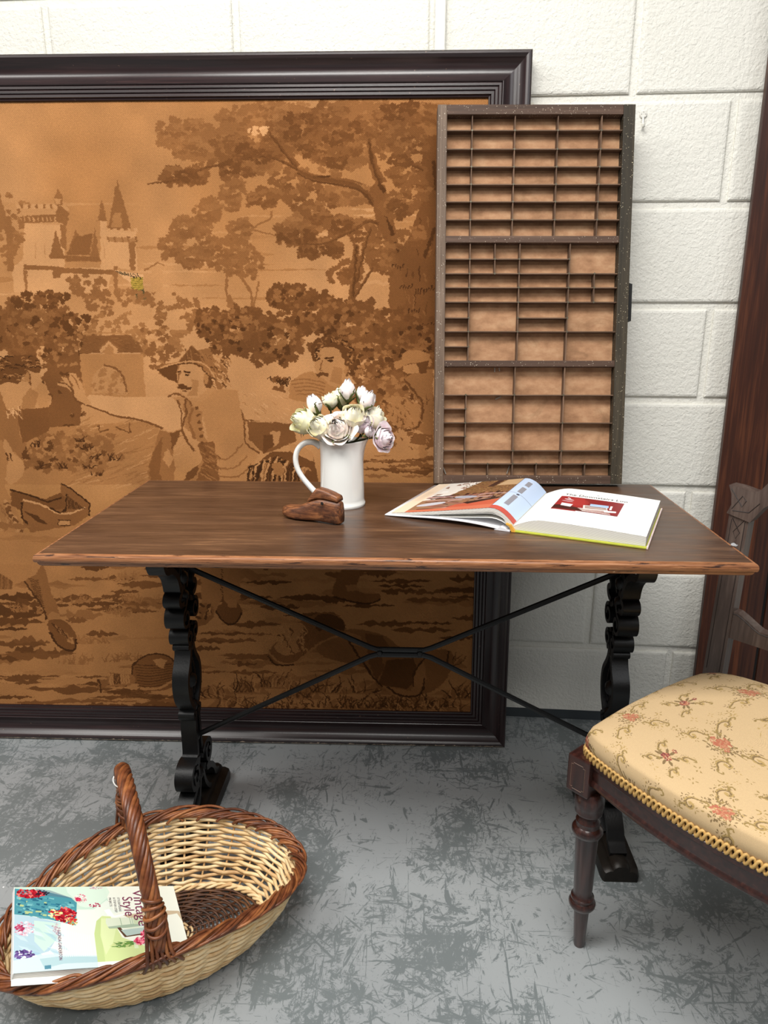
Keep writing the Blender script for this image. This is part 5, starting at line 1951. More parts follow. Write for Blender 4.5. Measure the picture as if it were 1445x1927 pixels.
sm = o.modifiers.new('thick', 'SOLIDIFY')
sm.thickness = .0022
q = MB()
q.prism([(-.034, .0004), (-.004, .0002), (-.012, .0044), (-.022, .0070)], -.0065, PHT + .006, 'y')
q.build('jacket_fold', M_JACKET, book)
q = MB()
q.prism([(-.0015, .0006), (.0060, .0006), (-.0035, .0128), (-.0125, .0150), (-.0120, .0125), (-.0060, .0105)], -.0070, PHT + .006, 'y')
q.build('spine', plain('orange yellow book spine', (214, 158, 62), .55, .3), book)

# ------------------------------------------------------------------ trug basket on the floor
BL = Vector((math.cos(.523), math.sin(.523), 0))
BSH = Vector((-BL.y, BL.x, 0))
bk = empty('wicker_basket', matrix=frame_matrix(Vector((-.493, -.834, 0)), BL, BSH, (0, 0, 1)))
tag(bk, 'oval two-tone wicker trug basket with tall arched handle on the floor', 'basket')


def wick(name, a, b_, c_, rough=.5):
    t = NT(name, rough, .4)
    nz = t.noise(t.coord(), 55, 4, .6)
    nz2 = t.noise(t.coord(), 9, 2, .5)
    t.color(t.ramp(t.math('ADD', t.math('MULTIPLY', nz, .5), t.math('MULTIPLY', nz2, .5)), [(.32, lin(a)), (.5, lin(b_)), (.68, lin(c_))]))
    t.bump(nz, .15, .0006)
    return t.m


M_PALE = [wick('pale peeled willow', (196, 156, 104), (226, 194, 142), (240, 216, 172)), wick('pale willow b', (170, 126, 80), (204, 166, 116), (224, 194, 146)), wick('pale willow c', (196, 158, 106), (224, 194, 146), (238, 216, 176))]
M_BROWN = [wick('brown willow', (66, 34, 20), (112, 62, 36), (152, 94, 56), .38), wick('brown willow b', (54, 28, 18), (92, 50, 30), (132, 80, 48), .38), wick('brown willow c', (80, 44, 24), (130, 76, 42), (172, 112, 66), .38)]
M_DARKW = wick('dark woven base willow', (44, 26, 16), (76, 46, 28), (122, 82, 48))
RA, RB_ = .261, .154       # rim half axes
BA, BB = .182, .108        # base half axes


def rim_z(a):
    return .146 + .010 * math.cos(a) - .051 * math.cos(a) ** 2 + .009 * math.sin(a)


def wall_pt(a, v, off=0.0):
    """point on the basket wall: angle a, v 0 at the base .. 1 at the rim"""
    e = v ** .75
    ra, rb2 = BA + (RA - BA) * e + .006 * math.sin(math.pi * v), BB + (RB_ - BB) * e + .006 * math.sin(math.pi * v)
    n_ = Vector((math.cos(a) / ra, math.sin(a) / rb2, 0)).normalized()
    return Vector((ra * math.cos(a), rb2 * math.sin(a), .008 + (rim_z(a) - .014) * v)) + n_ * off


NS = 28
ang = []
for k in range(NS):
    t = 2 * math.pi * k / NS
    ang.append(t + .18 * math.sin(2 * t))
rw = random.Random(9)
for k in range(NS):
    q = MB()
    q.tube([wall_pt(ang[k], v) for v in (0, .15, .3, .45, .6, .75, .9, 1.0)], .0021, 6)
    q.build('stake', M_PALE[1], bk, smooth=True)
ROWS = 19
SUB = 4
for r in range(ROWS):
    v = .03 + .93 * (r + .5) / ROWS
    q = MB()
    pts, rad = [], []
    for k in range(NS):
        a0, a1 = ang[k], ang[(k + 1) % NS] + (2 * math.pi if k == NS - 1 else 0)
        s = 1 if (k + r) % 2 else -1
        for j in range(SUB):
            t = j / SUB
            pts.append(wall_pt(a0 + (a1 - a0) * t, v + .006 * math.sin(3 * (a0 + t) + r), s * .0040 * math.cos(math.pi * t)))
            rad.append(.00345 * (1 + .10 * math.sin(1.7 * a0 + r * 2.1)))
    q.tube(pts, rad, 7, closed=True)
    q.build('weaver', M_PALE[rw.choice((0, 0, 1, 2, 2))], bk, smooth=True)
# twisted base band of pale rods
for k in range(3):
    q = MB()
    pts = []
    for i in range(140):
        a = 2 * math.pi * i / 140
        tw = a * 17 + k * 2.094
        pts.append(wall_pt(a, .02) + Vector((math.cos(a) * .0042 * math.cos(tw), math.sin(a) * .0042 * math.cos(tw), .0040 * math.sin(tw) + .002)))
    q.tube(pts, .0030, 6, closed=True)
    q.build('base_band', M_PALE[k % 3], bk, smooth=True)
# woven base: dark rings round a pale slath
for i in range(19):
    f = .20 + .80 * (i + .5) / 19
    q = MB()
    pts = []
    for k in range(96):
        a = 2 * math.pi * k / 96
        pts.append(Vector((BA * f * math.cos(a), BB * f * math.sin(a), .0075 + .0022 * math.sin(a * 12 + i * math.pi))))
    q.tube(pts, .0023, 6, closed=True)
    q.build('base_weaver', M_DARKW if i > 2 else M_PALE[2], bk, smooth=True)
for k in range(24):
    a = 2 * math.pi * k / 24 + .1
    q = MB()
    q.tube([Vector((BA * f * math.cos(a), BB * f * math.sin(a), .0075)) for f in (.05, .5, 1.0)], .0021, 5)
    q.build('base_stick', M_DARKW, bk, smooth=True)
for k in range(6):
    q = MB()
    q.tube([Vector((-.032 + .002 * (k % 2), -.016 + k * .0064, .0105)), Vector((.032, -.016 + k * .0064, .0105))], .0030, 7)
    q.build('slath_rod', M_PALE[(k + 1) % 3], bk, smooth=True)
# plaited brown border
NB = 9
for k in range(NB):
    q = MB()
    pts, rad = [], []
    st = 300
    for i in range(st):
        a = 2 * math.pi * i / st
        tw = a * 11 + k * 2 * math.pi / NB
        base = wall_pt(a, 1.0, .002)
        n_ = Vector((math.cos(a) / RA, math.sin(a) / RB_, 0)).normalized()
        lay = .0078 + .0010 * math.sin(a * 7 + k)
        pts.append(base + n_ * lay * math.cos(tw) * .95 + Vector((0, 0, 1)) * (lay * .62 * math.sin(tw) + .0015))
        rad.append(.0027 * (1 + .12 * math.sin(5 * a + k * 1.3)))
    q.tube(pts, rad, 7, closed=True)
    q.build('border_rod', M_BROWN[k % 3], bk, smooth=True)
for k in range(40):
    a = 2 * math.pi * k / 40 + rw.uniform(-.05, .05)
    q = MB()
    n_ = lambda a_: Vector((math.cos(a_) / RA, math.sin(a_) / RB_, 0)).normalized()
    q.tube(spline([wall_pt(a, .93, -.004), wall_pt(a + .10, .99, .012) + Vector((0, 0, .004)), wall_pt(a + .24, 1.0, .014) + Vector((0, 0, .0095)), wall_pt(a + .38, 1.0, .002) + Vector((0, 0, .0108)), wall_pt(a + .52, 1.0, -.010) + Vector((0, 0, .005)), wall_pt(a + .58, .95, -.010)], 4), .0026, 6)
    q.build('border_rod', M_BROWN[(k * 7) % 3], bk, smooth=True)
# arched handle of twisted rods
def handle_pt(t):
    a = math.pi * t
    y = -(RB_ + .001) * math.cos(a)
    y = math.copysign(abs(y / (RB_ + .001)) ** .86, y) * (RB_ + .001)
    z = .150 + .195 * math.sin(a) ** .88
    return Vector((-.010 * math.sin(a) - .014 * (1 - t) - .026 * t, y, z))


for k in range(9):
    q = MB()
    pts = []
    st = 150
    for i in range(st + 1):
        t = i / st
        p = handle_pt(t)
        d = (handle_pt(min(1, t + .01)) - handle_pt(max(0, t - .01))).normalized()
        x = Vector((1, 0, 0))
        y = d.cross(x)
        tw = t * 24 + k * 2 * math.pi / 9
        pts.append(p + (x * math.cos(tw) + y * math.sin(tw)) * .0098)
    q.tube(pts, .0043, 7)
    q.build('handle_rod', M_BROWN[k % 3], bk, smooth=True)
q = MB()
q.tube([handle_pt(i / 60) for i in range(61)], .0085, 8)
q.build('handle_core', M_BROWN[1], bk, smooth=True)
for side in (0, 1):
    for k in range(5):
        t = (.045 + .020 * k) if side == 0 else 1 - (.045 + .020 * k)
        p = handle_pt(t)
        d = (handle_pt(min(1, t + .01)) - handle_pt(max(0, t - .01))).normalized()
        q = MB()
        x = Vector((1, 0, 0))
        y = d.cross(x)
        pts = [p + (x * math.cos(a) + y * math.sin(a)) * (.0145 + .0015 * math.sin(2 * a + k)) + d * (.005 * math.sin(a + k)) for a in [2 * math.pi * i / 28 for i in range(28)]]
        q.tube(pts, .0029, 7, closed=True)
        q.build('handle_wrap', M_BROWN[k % 3], bk, smooth=True)
    for k in range(6):
        s = -1 if side == 0 else 1
        q = MB()
        t0 = .075 if side == 0 else .925
        p = handle_pt(t0)
        dx = (-.014 + .0056 * k)
        q.tube(spline([p + Vector((dx, 0, 0)), Vector((p.x + dx * 1.3, s * (RB_ + .012), rim_z(s * math.pi / 2) + .010)), Vector((p.x + dx * 1.8 + .004, s * (RB_ + .010), rim_z(s * math.pi / 2) - .010)), Vector((p.x + dx * 2.2 + .006, s * (RB_ - .004), rim_z(s * math.pi / 2) - .032))], 5), .0032, 6)
        q.build('handle_tail', M_BROWN[(k + 1) % 3], bk, smooth=True)
# loop of white string tied to the handle
st_ = []
pc = handle_pt(.80)
q = MB()
d = (handle_pt(.81) - handle_pt(.79)).normalized()
x = Vector((1, 0, 0))
y = d.cross(x)
q.tube([pc + (x * math.cos(a) + y * math.sin(a)) * .0162 + d * .006 * math.cos(a) for a in [2 * math.pi * i / 30 for i in range(30)]], .0011, 6, closed=True)
o = q.build('string_loop', plain('white string', (236, 234, 228), .7), bk, smooth=True)
tag(o, 'white string tied round the handle')

# ------------------------------------------------------------------ paperback book in the basket
def book_cover():
    cv = Canvas(900, 640, (236, 240, 228))
    r = random.Random(21)
    # drawn in the sketch units of the cover: 0..900 along its height (left to right), 0..640 across
    def P(pts):
        return [((x - 110) / 1.33, (y - 118) * .97) for x, y in pts]
    W_ = lambda pts, rgb, al=1.0, sm=0: cv.poly(P(pts), rgb, al, sm)
    W_([(110, 118), (760, 118), (770, 250), (640, 330), (560, 330), (520, 460), (420, 420), (250, 370), (110, 360)], (196, 222, 206))
    W_([(470, 118), (770, 118), (760, 230), (650, 300), (560, 290), (530, 230)], (214, 234, 218), .9, 2)
    W_([(530, 320), (660, 320), (760, 240), (800, 330), (900, 330), (740, 380), (640, 430), (620, 690), (470, 690), (450, 450)], (226, 236, 226), .9)
    # blue patchwork cushion
    W_([(110, 130), (300, 150), (500, 215), (540, 260), (520, 450), (360, 400), (240, 365), (110, 345)], (72, 146, 160))
    for k in range(150):
        x, y = r.uniform(115, 510), r.uniform(140, 400)
        if y < 150 + (x - 110) * .26 or y > 345 + (x - 110) * .22:
            continue
        l = r.uniform(10, 44)
        W_([(x, y), (x + l, y + l * .22), (x + l - 4, y + l * .22 + r.uniform(6, 18)), (x - 4, y + r.uniform(6, 18))], r.choice([(36, 104, 128), (120, 186, 190), (48, 124, 150), (176, 196, 140), (90, 160, 170), (24, 84, 110)]))
    W_([(250, 130), (360, 150), (520, 225), (300, 190)], (90, 110, 130), .5)

    def posy(cx, cy, n, rad, cols, s=15):
        for _ in range(n):
            a, d_ = r.uniform(0, 6.28), math.sqrt(r.random())
            x, y = cx + math.cos(a) * d_ * rad[0], cy + math.sin(a) * d_ * rad[1]
            q_ = P([(x, y)])[0]
            cv.ell(q_[0], q_[1], r.uniform(.4, 1) * s * .6, r.uniform(.4, 1) * s * .6, r.uniform(0, 3), r.choice(cols), 1, 10)
    reds = [(176, 24, 44), (206, 40, 56), (130, 16, 36), (226, 120, 110), (150, 20, 40)]
    posy(220, 178, 80, (95, 34), reds, 20)
    posy(150, 160, 20, (20, 24), reds)
    posy(300, 170, 16, (50, 22), [(24, 30, 50), (60, 20, 40)], 16)
    posy(450, 360, 120, (72, 58), reds + [(236, 222, 150)], 22)
    posy(370, 350, 30, (34, 34), [(236, 226, 170), (210, 190, 110), (190, 40, 50)], 16)
    posy(500, 420, 30, (30, 30), [(236, 226, 170), (200, 40, 50), (160, 170, 90)], 14)
    posy(570, 225, 80, (44, 40), [(232, 208, 206), (214, 120, 140), (240, 236, 228), (190, 206, 190)], 12)
    posy(555, 232, 20, (18, 14), [(190, 40, 80), (212, 70, 100)], 14)
    posy(670, 285, 30, (46, 16), [(150, 40, 70), (176, 70, 96), (236, 230, 226)], 13)
    posy(690, 130, 30, (50, 10), [(214, 190, 196), (196, 160, 170)], 9)
    # pale blue quilt
    W_([(110, 345), (240, 370), (420, 425), (400, 520), (330, 640), (110, 700)], (176, 204, 216))
    W_([(240, 400), (420, 430), (380, 560), (300, 640), (240, 560)], (196, 224, 214))
    for k in range(26):
        x, y = r.uniform(110, 380), r.uniform(360, 640)
        W_([(x, y), (x + 60, y + 20), (x + 90, y + 60), (x + 40, y + 40)], r.choice([(150, 190, 214), (210, 228, 230), (168, 200, 206)]), .45)
    posy(180, 460, 110, (66, 56), [(226, 196, 206), (240, 230, 234), (206, 150, 170)], 12)
    posy(150, 455, 30, (30, 24), [(160, 50, 90), (186, 76, 110)], 14)
    posy(385, 470, 40, (26, 50), [(206, 186, 192), (176, 150, 160)], 10)
    posy(175, 650, 70, (64, 30), [(98, 76, 140), (120, 100, 160), (220, 220, 232), (70, 54, 110)], 16)
    W_([(110, 690), (330, 660), (640, 690), (640, 780), (110, 790)], (204, 222, 226))
    W_([(270, 690), (400, 680), (640, 700), (640, 740), (420, 735), (300, 760)], (176, 206, 212))
    W_([(300, 740), (340, 738), (340, 764), (300, 766)], (84, 140, 160))
    for k in range(16):
        W_([(390 + k * 14, 470 + k * 4), (396 + k * 14, 470 + k * 4), (400 + k * 14, 690), (392 + k * 14, 690)], (232, 242, 236), .5)
    # green lamp shade and candlestick
    W_([(640, 740), (640, 520), (665, 420), (710, 378), (770, 385), (800, 470), (830, 560), (1000, 640), (930, 740)], (206, 222, 158))
    W_([(640, 740), (640, 520), (665, 420), (700, 390), (690, 520), (690, 740)], (186, 206, 140), .7)
    W_([(700, 400), (760, 400), (800, 480), (760, 600), (700, 690), (680, 540)], (222, 234, 182), .7)
    W_([(735, 400), (900, 396), (930, 400), (980, 394), (1010, 425), (1150, 430), (1150, 520), (960, 500), (800, 480), (745, 480), (730, 440)], (216, 226, 204))
    W_([(740, 470), (900, 455), (980, 450), (1000, 470), (860, 485), (750, 486)], (150, 172, 150), .8)
    for x in (835, 905, 920, 965):
        W_([(x, 398), (x + 5, 398), (x + 10, 462), (x + 4, 462)], (160, 182, 156))
    W_([(930, 395), (985, 392), (1015, 430), (985, 455), (935, 455)], (196, 210, 176))
    for k in range(7):
        q_ = P([(985 + k * 24, 470)])[0]
        cv.ell(q_[0], q_[1], 10, 12, 0, (226, 236, 232), 1, 12)
        cv.ell(q_[0], q_[1], 6, 8, 0, (196, 212, 210), 1, 12)
    W_([(805, 480), (830, 478), (870, 545), (1180, 500), (1180, 520), (850, 560)], (92, 66, 50))
    W_([(830, 500), (1170, 470), (1170, 505), (865, 550)], (176, 196, 190))
    W_([(860, 375), (1190, 345), (1300, 350), (1340, 440), (1310, 450), (1280, 372), (1150, 395), (900, 400)], (196, 176, 146), .9)
    W_([(1310, 360), (1330, 362), (1342, 440), (1322, 445)], (150, 106, 76))
    # carnations in a glass
    for k in range(60):
        x = r.uniform(720, 920)
        W_([(x, r.uniform(590, 640)), (x + r.uniform(30, 70), r.uniform(590, 640)), (x + 50, r.uniform(600, 645))], r.choice([(96, 140, 66), (150, 180, 92), (206, 216, 150), (70, 116, 60)]), .8)
    W_([(905, 575), (935, 575), (935, 650), (905, 650)], (226, 240, 220), .6)
    pinks = [(206, 60, 96), (226, 96, 126), (180, 36, 76), (240, 150, 166)]
    posy(950, 592, 60, (40, 32), pinks, 15)
    posy(1012, 540, 60, (42, 34), pinks, 15)
    cv.line(P([(960, 580), (1000, 545)]), 4, (110, 40, 50))
    W_([(730, 330), (770, 320), (800, 380), (880, 362), (905, 358), (905, 366), (800, 396), (750, 372)], (246, 250, 246))
    return cv


bkn = Vector((.0, .0, 1.0))
c_TL, c_TR, c_BL = Vector((-.7300, -.874, .1450)), Vector((-.5080, -.7455, .0460)), Vector((-.6246, -1.0498, .1470))
bx = (c_TR - c_TL).normalized()
by = (c_TL - c_BL)
by = (by - bx * by.dot(bx)).normalized()
bz = bx.cross(by)
pb = empty('paperback_book', matrix=frame_matrix(c_TL, bx, by, bz))
tag(pb, 'floral paperback craft book lying aslant across the left half of basket', 'book')
BKL, BKW, BKT = .282, .192, .011
M_COVER = printed('glossy cover print', book_cover().image('cover_print'), .22, .5)
q = MB()
q.box((.0008, -BKW + .0015, -BKT + .0008), (BKL - .0015, -.0006, -.0006))
q.build('page_block', M_EDGES, pb)
q = MB()
q.grid(lambda u, v: Vector((BKL * u, -BKW + BKW * v, .0003 + .0022 * math.sin(math.pi * u) * (1 - v) ** 2)), 16, 6)
q.build('front_cover', M_COVER, pb, smooth=True, uvf=lambda c: (c.x / BKL, (c.y + BKW) / BKW))
q = MB()
q.box((0, -BKW - .012, -BKT), (BKL, 0, -BKT + .0008))
q.build('back_cover', M_PAPER, pb)
q = MB()
q.box((-.0008, -BKW - .001, -BKT), (.0006, 0, .0003))
q.build('spine', M_PAPER, pb)


def cover_text(body, sx, sy, hgt, length, name, rgb):
    """lettering reads from the far edge to the near edge (turned a quarter clockwise)"""
    vs_, fs_ = text_mesh(body, hgt)
    wm = max(p.x for p in vs_)
    q_ = MB()
    q_.add([(sx + p.y, sy - p.x * (length / wm), .0008 + .0022 * math.sin(math.pi * min(1, max(0, (sx + p.y) / BKL))) * ((-(sy - p.x * (length / wm))) / BKW) ** 2) for p in vs_], fs_)
    return q_.build(name, plain(name + ' ink', rgb, .4), pb)


cover_text('Vintage', .2015, -.010, .0262, .093, 'title_word', (120, 40, 80))
cover_text('Style', .1810, -.028, .0262, .050, 'title_word', (120, 40, 80))
cover_text('STYLISH IDEAS', .1720, -.030, .0058, .036, 'subtitle_line', (92, 84, 92))
cover_text('& STEP-BY-STEP', .1645, -.030, .0058, .038, 'subtitle_line', (92, 84, 92))
cover_text('PROJECTS', .1570, -.030, .0058, .023, 'subtitle_line', (92, 84, 92))
cover_text('LUCINDA GANDERTON', .0665, -.106, .0072, .066, 'author_line', (110, 50, 90))
q = MB()
q.tube(spline([(.2315, -.035, .0012), (.236, -.037, .0012), (.2375, -.041, .0012), (.234, -.043, .0012), (.229, -.045, .0012)], 3), .0008, 5)
q.build('cover_flourish', M_INK, pb)

# ------------------------------------------------------------------ upholstered chair at the right
F1 = Vector((.246, -.790, 0))
CY, CX = Vector((.716, -.698, 0)).normalized(), Vector((.698, .716, 0)).normalized()
ch = empty('upholstered_chair', matrix=frame_matrix(F1, CX, Vector((0, 0, 1)).cross(CX), (0, 0, 1)))
tag(ch, 'dark mahogany chair with gold floral tapestry seat and turned front leg', 'chair')
# local axes: x from front to back, y: which way is the other side of the seat?
YS = -1.0
DEP = .4035
WID = .52


def mahog(name, axis):
    t = NT(name, .26, .5)
    sc = [60, 60, 60]
    sc[axis] = 4
    nz = t.noise(t.mapped(tuple(sc)), 2.2, 5, .6, .4)
    t.color(t.ramp(nz, [(.3, lin((32, 16, 14))), (.5, lin((48, 24, 20))), (.72, lin((66, 35, 28)))]))
    t.bump(nz, .08, .0005)
    t.b.inputs['Coat Weight'].default_value = .4
    t.b.inputs['Coat Roughness'].default_value = .15
    return t.m


M_MAH, M_MAHX = mahog('mahogany', 2), mahog('mahogany rail', 0)


def seat_cloth():
    N = 640
    cv = Canvas(N, N, (198, 170, 130))
    r = random.Random(31)
    cols = {'o': (150, 126, 80), 'd': (128, 106, 74), 'r': (172, 104, 80), 'p': (184, 128, 98), 'm': (128, 70, 66), 'l': (176, 148, 96)}

    def wrap(fn):
        for ox in (-N, 0, N):
            for oy in (-N, 0, N):
                fn(ox, oy)

    def leafy(x, y, s, n, c, rot=0.0):
        items = []
        for k in range(n):
            a = rot + 2 * math.pi * k / n + r.uniform(-.3, .3)
            items.append((x + math.cos(a) * s, y + math.sin(a) * s, s * .48, s * .18, a))

        def f(ox, oy):
            for (xx, yy_, a1, a2, an) in items:
                cv.ell(xx + ox, yy_ + oy, a1, a2, an, cols[c])
        wrap(f)

    def bloom(x, y, s, c1, c2):
        items = []
        for k in range(44):
            a, d_ = r.uniform(0, 6.28), s * math.sqrt(r.random())
            items.append((x + math.cos(a) * d_, y + math.sin(a) * d_, r.uniform(.14, .34) * s, r.uniform(.10, .2) * s, r.uniform(0, 3), r.choice([c1, c1, c2])))

        def f(ox, oy):
            for it in items:
                cv.ell(it[0] + ox, it[1] + oy, it[2], it[3], it[4], cols[it[5]])
        wrap(f)

    def curl(pts, wd, c):
        wrap(lambda ox, oy: cv.line([(x + ox, y + oy) for x, y in pts], wd, cols[c], 1, 4))

    def bouquet(cx, cy, s):
        for k in range(22):
            a, d_ = r.uniform(0, 6.28), s * r.uniform(.75, 1.55)
            leafy(cx + math.cos(a) * d_, cy + math.sin(a) * d_ * .9, s * r.uniform(.26, .42), 4, r.choice('ddo'), a)
        for k in range(7):
            a = r.uniform(0, 6.28)
            curl([(cx, cy), (cx + math.cos(a) * s * .8, cy + math.sin(a) * s * .8), (cx + math.cos(a + .25) * s * 1.5, cy + math.sin(a + .25) * s * 1.5)], 3.5, 'd')
        bloom(cx - s * .35, cy - s * .3, s * .55, 'r', 'p')
        bloom(cx + s * .45, cy + s * .15, s * .55, 'p', 'r')
        bloom(cx - s * .1, cy + s * .6, s * .42, 'p', 'r')
        bloom(cx + s * .1, cy - s * .05, s * .4, 'r', 'p')

    def scroll(cx, cy, s, fl):
        q_ = lambda pts: [(cx + fl * s * x, cy + s * y) for x, y in pts]
        curl(q_([(-1.0, .5), (-.5, -.1), (.1, -.2), (.5, .1), (.45, .5), (.1, .55), (0, .3), (.2, .2)]), (10, 15), 'l')
        curl(q_([(-1.0, .55), (-.5, -.02), (.1, -.12), (.42, .12), (.38, .44), (.12, .48)]), 6, 'd')
        curl(q_([(.5, .1), (.9, -.3), (1.2, -.2), (1.1, .1)]), (11, 5), 'o')
        curl(q_([(-1.0, .5), (-1.3, .8), (-1.1, 1.1), (-.85, .9)]), (11, 5), 'o')
        for x, y in ((-.6, -.3), (0, -.5), (.6, -.2), (1.1, -.5), (-1.3, .4), (.2, .8)):
            xx, yy_ = q_([(x, y)])[0]
            leafy(xx, yy_, s * .24, 5, r.choice('od'), r.uniform(0, 3))

    H2 = N // 2
    for (cx, cy) in ((H2 / 2, H2 / 2), (H2 * 1.5, H2 * 1.5)):
        bouquet(cx, cy, 46)
        for k in range(4):
            a = math.pi / 4 + k * math.pi / 2
            scroll(cx + math.cos(a) * 128, cy + math.sin(a) * 128, 50, 1 if k % 2 else -1)
    for (cx, cy) in ((H2 * 1.5, H2 / 2), (H2 / 2, H2 * 1.5)):
        leafy(cx, cy, 40, 8, 'd')
        bloom(cx, cy, 24, 'm', 'r')
        for k in range(4):
            a = k * math.pi / 2 + .4
            scroll(cx + math.cos(a) * 84, cy + math.sin(a) * 84, 30, 1 if k % 2 else -1)
        bloom(cx + 62, cy - 18, 12, 'm', 'r')
    for _ in range(46):
        leafy(r.uniform(0, N), r.uniform(0, N), r.uniform(9, 17), 4, r.choice('ol'), r.uniform(0, 3))
    rs2 = np.random.RandomState(1)
    Y, X = np.mgrid[0:N, 0:N]
    dx = np.rint((smooth_noise(N, N, 4, rs2) - .5) * 5).astype(int)
    cv.a = cv.a[Y, (X + dx) % N]
    cv.a = (cv.a * (.94 + .10 * rs2.rand(N, N, 1)) * (1 - .05 * ((Y // 2) % 2))[..., None]).astype(np.float32)
    return cv


M_CLOTH = printed('floral tapestry seat cloth', seat_cloth().image('seat_weave'), .85, .12, (1, 1, 1), weave=None, repeat=True)
ZR = .415           # top of the seat rail


def seat_corner_path(s):
    """outline of the seat in plan (local x front->back, y across), s 0..1 from front left corner round"""
    # corners: front-left (0,0), front-right (0,W), back-right (D,W-.05), back-left (D,.0)
    cs = [Vector((0, 0, 0)), Vector((0, WID, 0)), Vector((DEP - .04, WID - .035, 0)), Vector((DEP - .04, .035, 0))]
    k = int(s * 4) % 4
    t = s * 4 - int(s * 4)
    a, c_ = cs[k], cs[(k + 1) % 4]
    p = a.lerp(c_, t)
    if k == 0:
        p.x -= .045 * math.sin(math.pi * t) ** .85
    elif k == 1 or k == 3:
        p.y += (.012 if k == 1 else -.012) * math.sin(math.pi * t)
    elif k == 2:
        p.x += .02 * math.sin(math.pi * t)
    return Vector((p.x, p.y * YS, 0))


def seat_edge(s):
    acc = Vector((0, 0, 0))
    w_ = .0085 if .38 < s < .90 else .0022
    for k in range(-4, 5):
        acc += seat_corner_path((s + k * w_) % 1.0)
    return acc / 9


CEN = Vector((DEP * .47, WID * .49 * YS, 0))
NSG = 72


def seat_surface(u, v):
    """u round the edge, v 0 at the piping .. 1 at the crown"""
    e = seat_edge(u)
    if v < .22:
        t = v / .22
        out = 1 + .030 * math.sin(math.pi * t * .8)
        z = ZR + .036 * t
        p = CEN + (e - CEN) * out
    else:
        t = (v - .22) / .78
        k = math.cos(t * math.pi / 2)
        p = CEN + (e - CEN) * (1.018 * (k ** .9))
        z = ZR + .036 + .022 * math.sin(t * math.pi / 2) ** .8
    return Vector((p.x, p.y, z))


q = MB()
q.grid(seat_surface, NSG, 26, closed_u=True)
REP = .200
ca_, sa_ = math.cos(.5), math.sin(.5)


def seat_uv(c):
    x, y = c.x, c.y
    k = (c.z - ZR) * .8
    d_ = Vector((c.x, c.y, 0)) - CEN
    if d_.length > 1e-6:
        d_.normalize()
    x -= d_.x * k
    y -= d_.y * k
    return ((x * ca_ - y * sa_) / REP + .18, (x * sa_ + y * ca_) / REP + .3)


me_ = q.build('seat_cushion', M_CLOTH, ch, smooth=True, uvf=seat_uv)
# gimp braid along the bottom of the cushion
M_GIMP = plain('gold gimp braid', (194, 156, 94), .6, .35, 0, .2, 90)
for k in range(2):
    q = MB()
    pts = []
    st = 1500
    for i in range(st):
        u = i / st
        e = seat_edge(u)
        d_ = (e - CEN).normalized()
        tw = u * 2 * math.pi * 125 + k * math.pi
        pts.append(CEN + (e - CEN) * 1.012 + d_ * (.0035 + .0016 * math.cos(tw)) + Vector((0, 0, ZR + .0035 + .0075 * math.sin(tw))))
    q.tube(pts, .0024, 5, closed=True)
    q.build('gimp_braid', M_GIMP, ch, smooth=True)
# seat rail following the outline, with a moulded lower edge
prof = [(.004, 0), (.0075, -.004), (.0075, -.012), (.004, -.016), (.003, -.036), (.006, -.040), (.0065, -.046), (.003, -.050), (-.020, -.050), (-.020, 0)]
q = MB()
vs, fs = [], []
m_ = len(prof)
for i in range(120):
    e = seat_edge(i / 120)
    d_ = (e - CEN).normalized()
    for o_, z in prof:
        vs.append(e + d_ * o_ + Vector((0, 0, ZR + z)))
for i in range(120):
    for k in range(m_):
        fs.append((i * m_ + k, i * m_ + (k + 1) % m_, ((i + 1) % 120) * m_ + (k + 1) % m_, ((i + 1) % 120) * m_ + k))
q.add(vs, fs)
q.build('seat_rail', M_MAHX, ch, angle=.6)
# turned front legs
LEGP = [(.0092, 0), (.0100, .004), (.0132, .080), (.0135, .092), (.0205, .094), (.0232, .099), (.0236, .104), (.0215, .109), (.0190, .1115), (.0205, .114), (.0200, .118), (.0170, .121), (.0155, .126), (.0165, .135), (.0190, .245), (.0195, .256), (.0240, .258), (.0262, .263), (.0262, .268),
        (.0240, .272), (.0200, .276), (.0192, .282), (.0205, .286), (.0190, .289), (.0165, .293), (.0180, .298), (.0225, .303), (.0232, .306), (.0222, .309), (.0242, .318), (.0250, .326), (.0240, .336), (.0205, .343), (.0185, .346)]


def front_leg(yy):
    q_ = MB()
    mt = Matrix.Translation((.000, yy, 0)) @ Matrix(((1, 0, -.075, .030), (0, 1, .03 * (1 if yy == 0 else -1) * YS, 0), (0, 0, 1, 0), (0, 0, 0, 1)))
    q_.lathe(LEGP, 28, mt)
    lg = q_.build('front_leg', M_MAH, ch, angle=.55)
    q_ = MB()
    q_.box((-.021, yy - .021, .345), (.023, yy + .021, ZR - .002), .003)
    o_ = q_.build('leg_block', M_MAH, lg)
    # incised frame on the two outer faces of the block
    ml = plain('pale incised line', (104, 80, 66), .5)
    q_ = MB()
    fr = [(-.013, -.023), (-.009, -.023), (-.009, -.026), (.009, -.026), (.009, -.023), (.013, -.023), (.013, .019), (.009, .019), (.009, .022), (-.009, .022), (-.009, .019), (-.013, .019)]
    s_ = -YS if yy == 0 else YS
    q_.tube([(x + .001, yy + s_ * .0212, .379 + z) for x, z in fr], .0005, 4, closed=True)
    q_.tube([(-.0212, yy + x, .379 + z) for x, z in fr], .0005, 4, closed=True)
    q_.build('incised_line', ml, lg)
    return lg


front_leg(0.0)
front_leg(WID * YS)
# square back legs and the carved chair back
M_BACK = wood('grey brown carved chair back', (50, 38, 34), (74, 60, 54), (98, 84, 76), 2, .36, .5, 1.0, .1)
M_GROOVE = plain('incised groove', (30, 22, 20), .6)


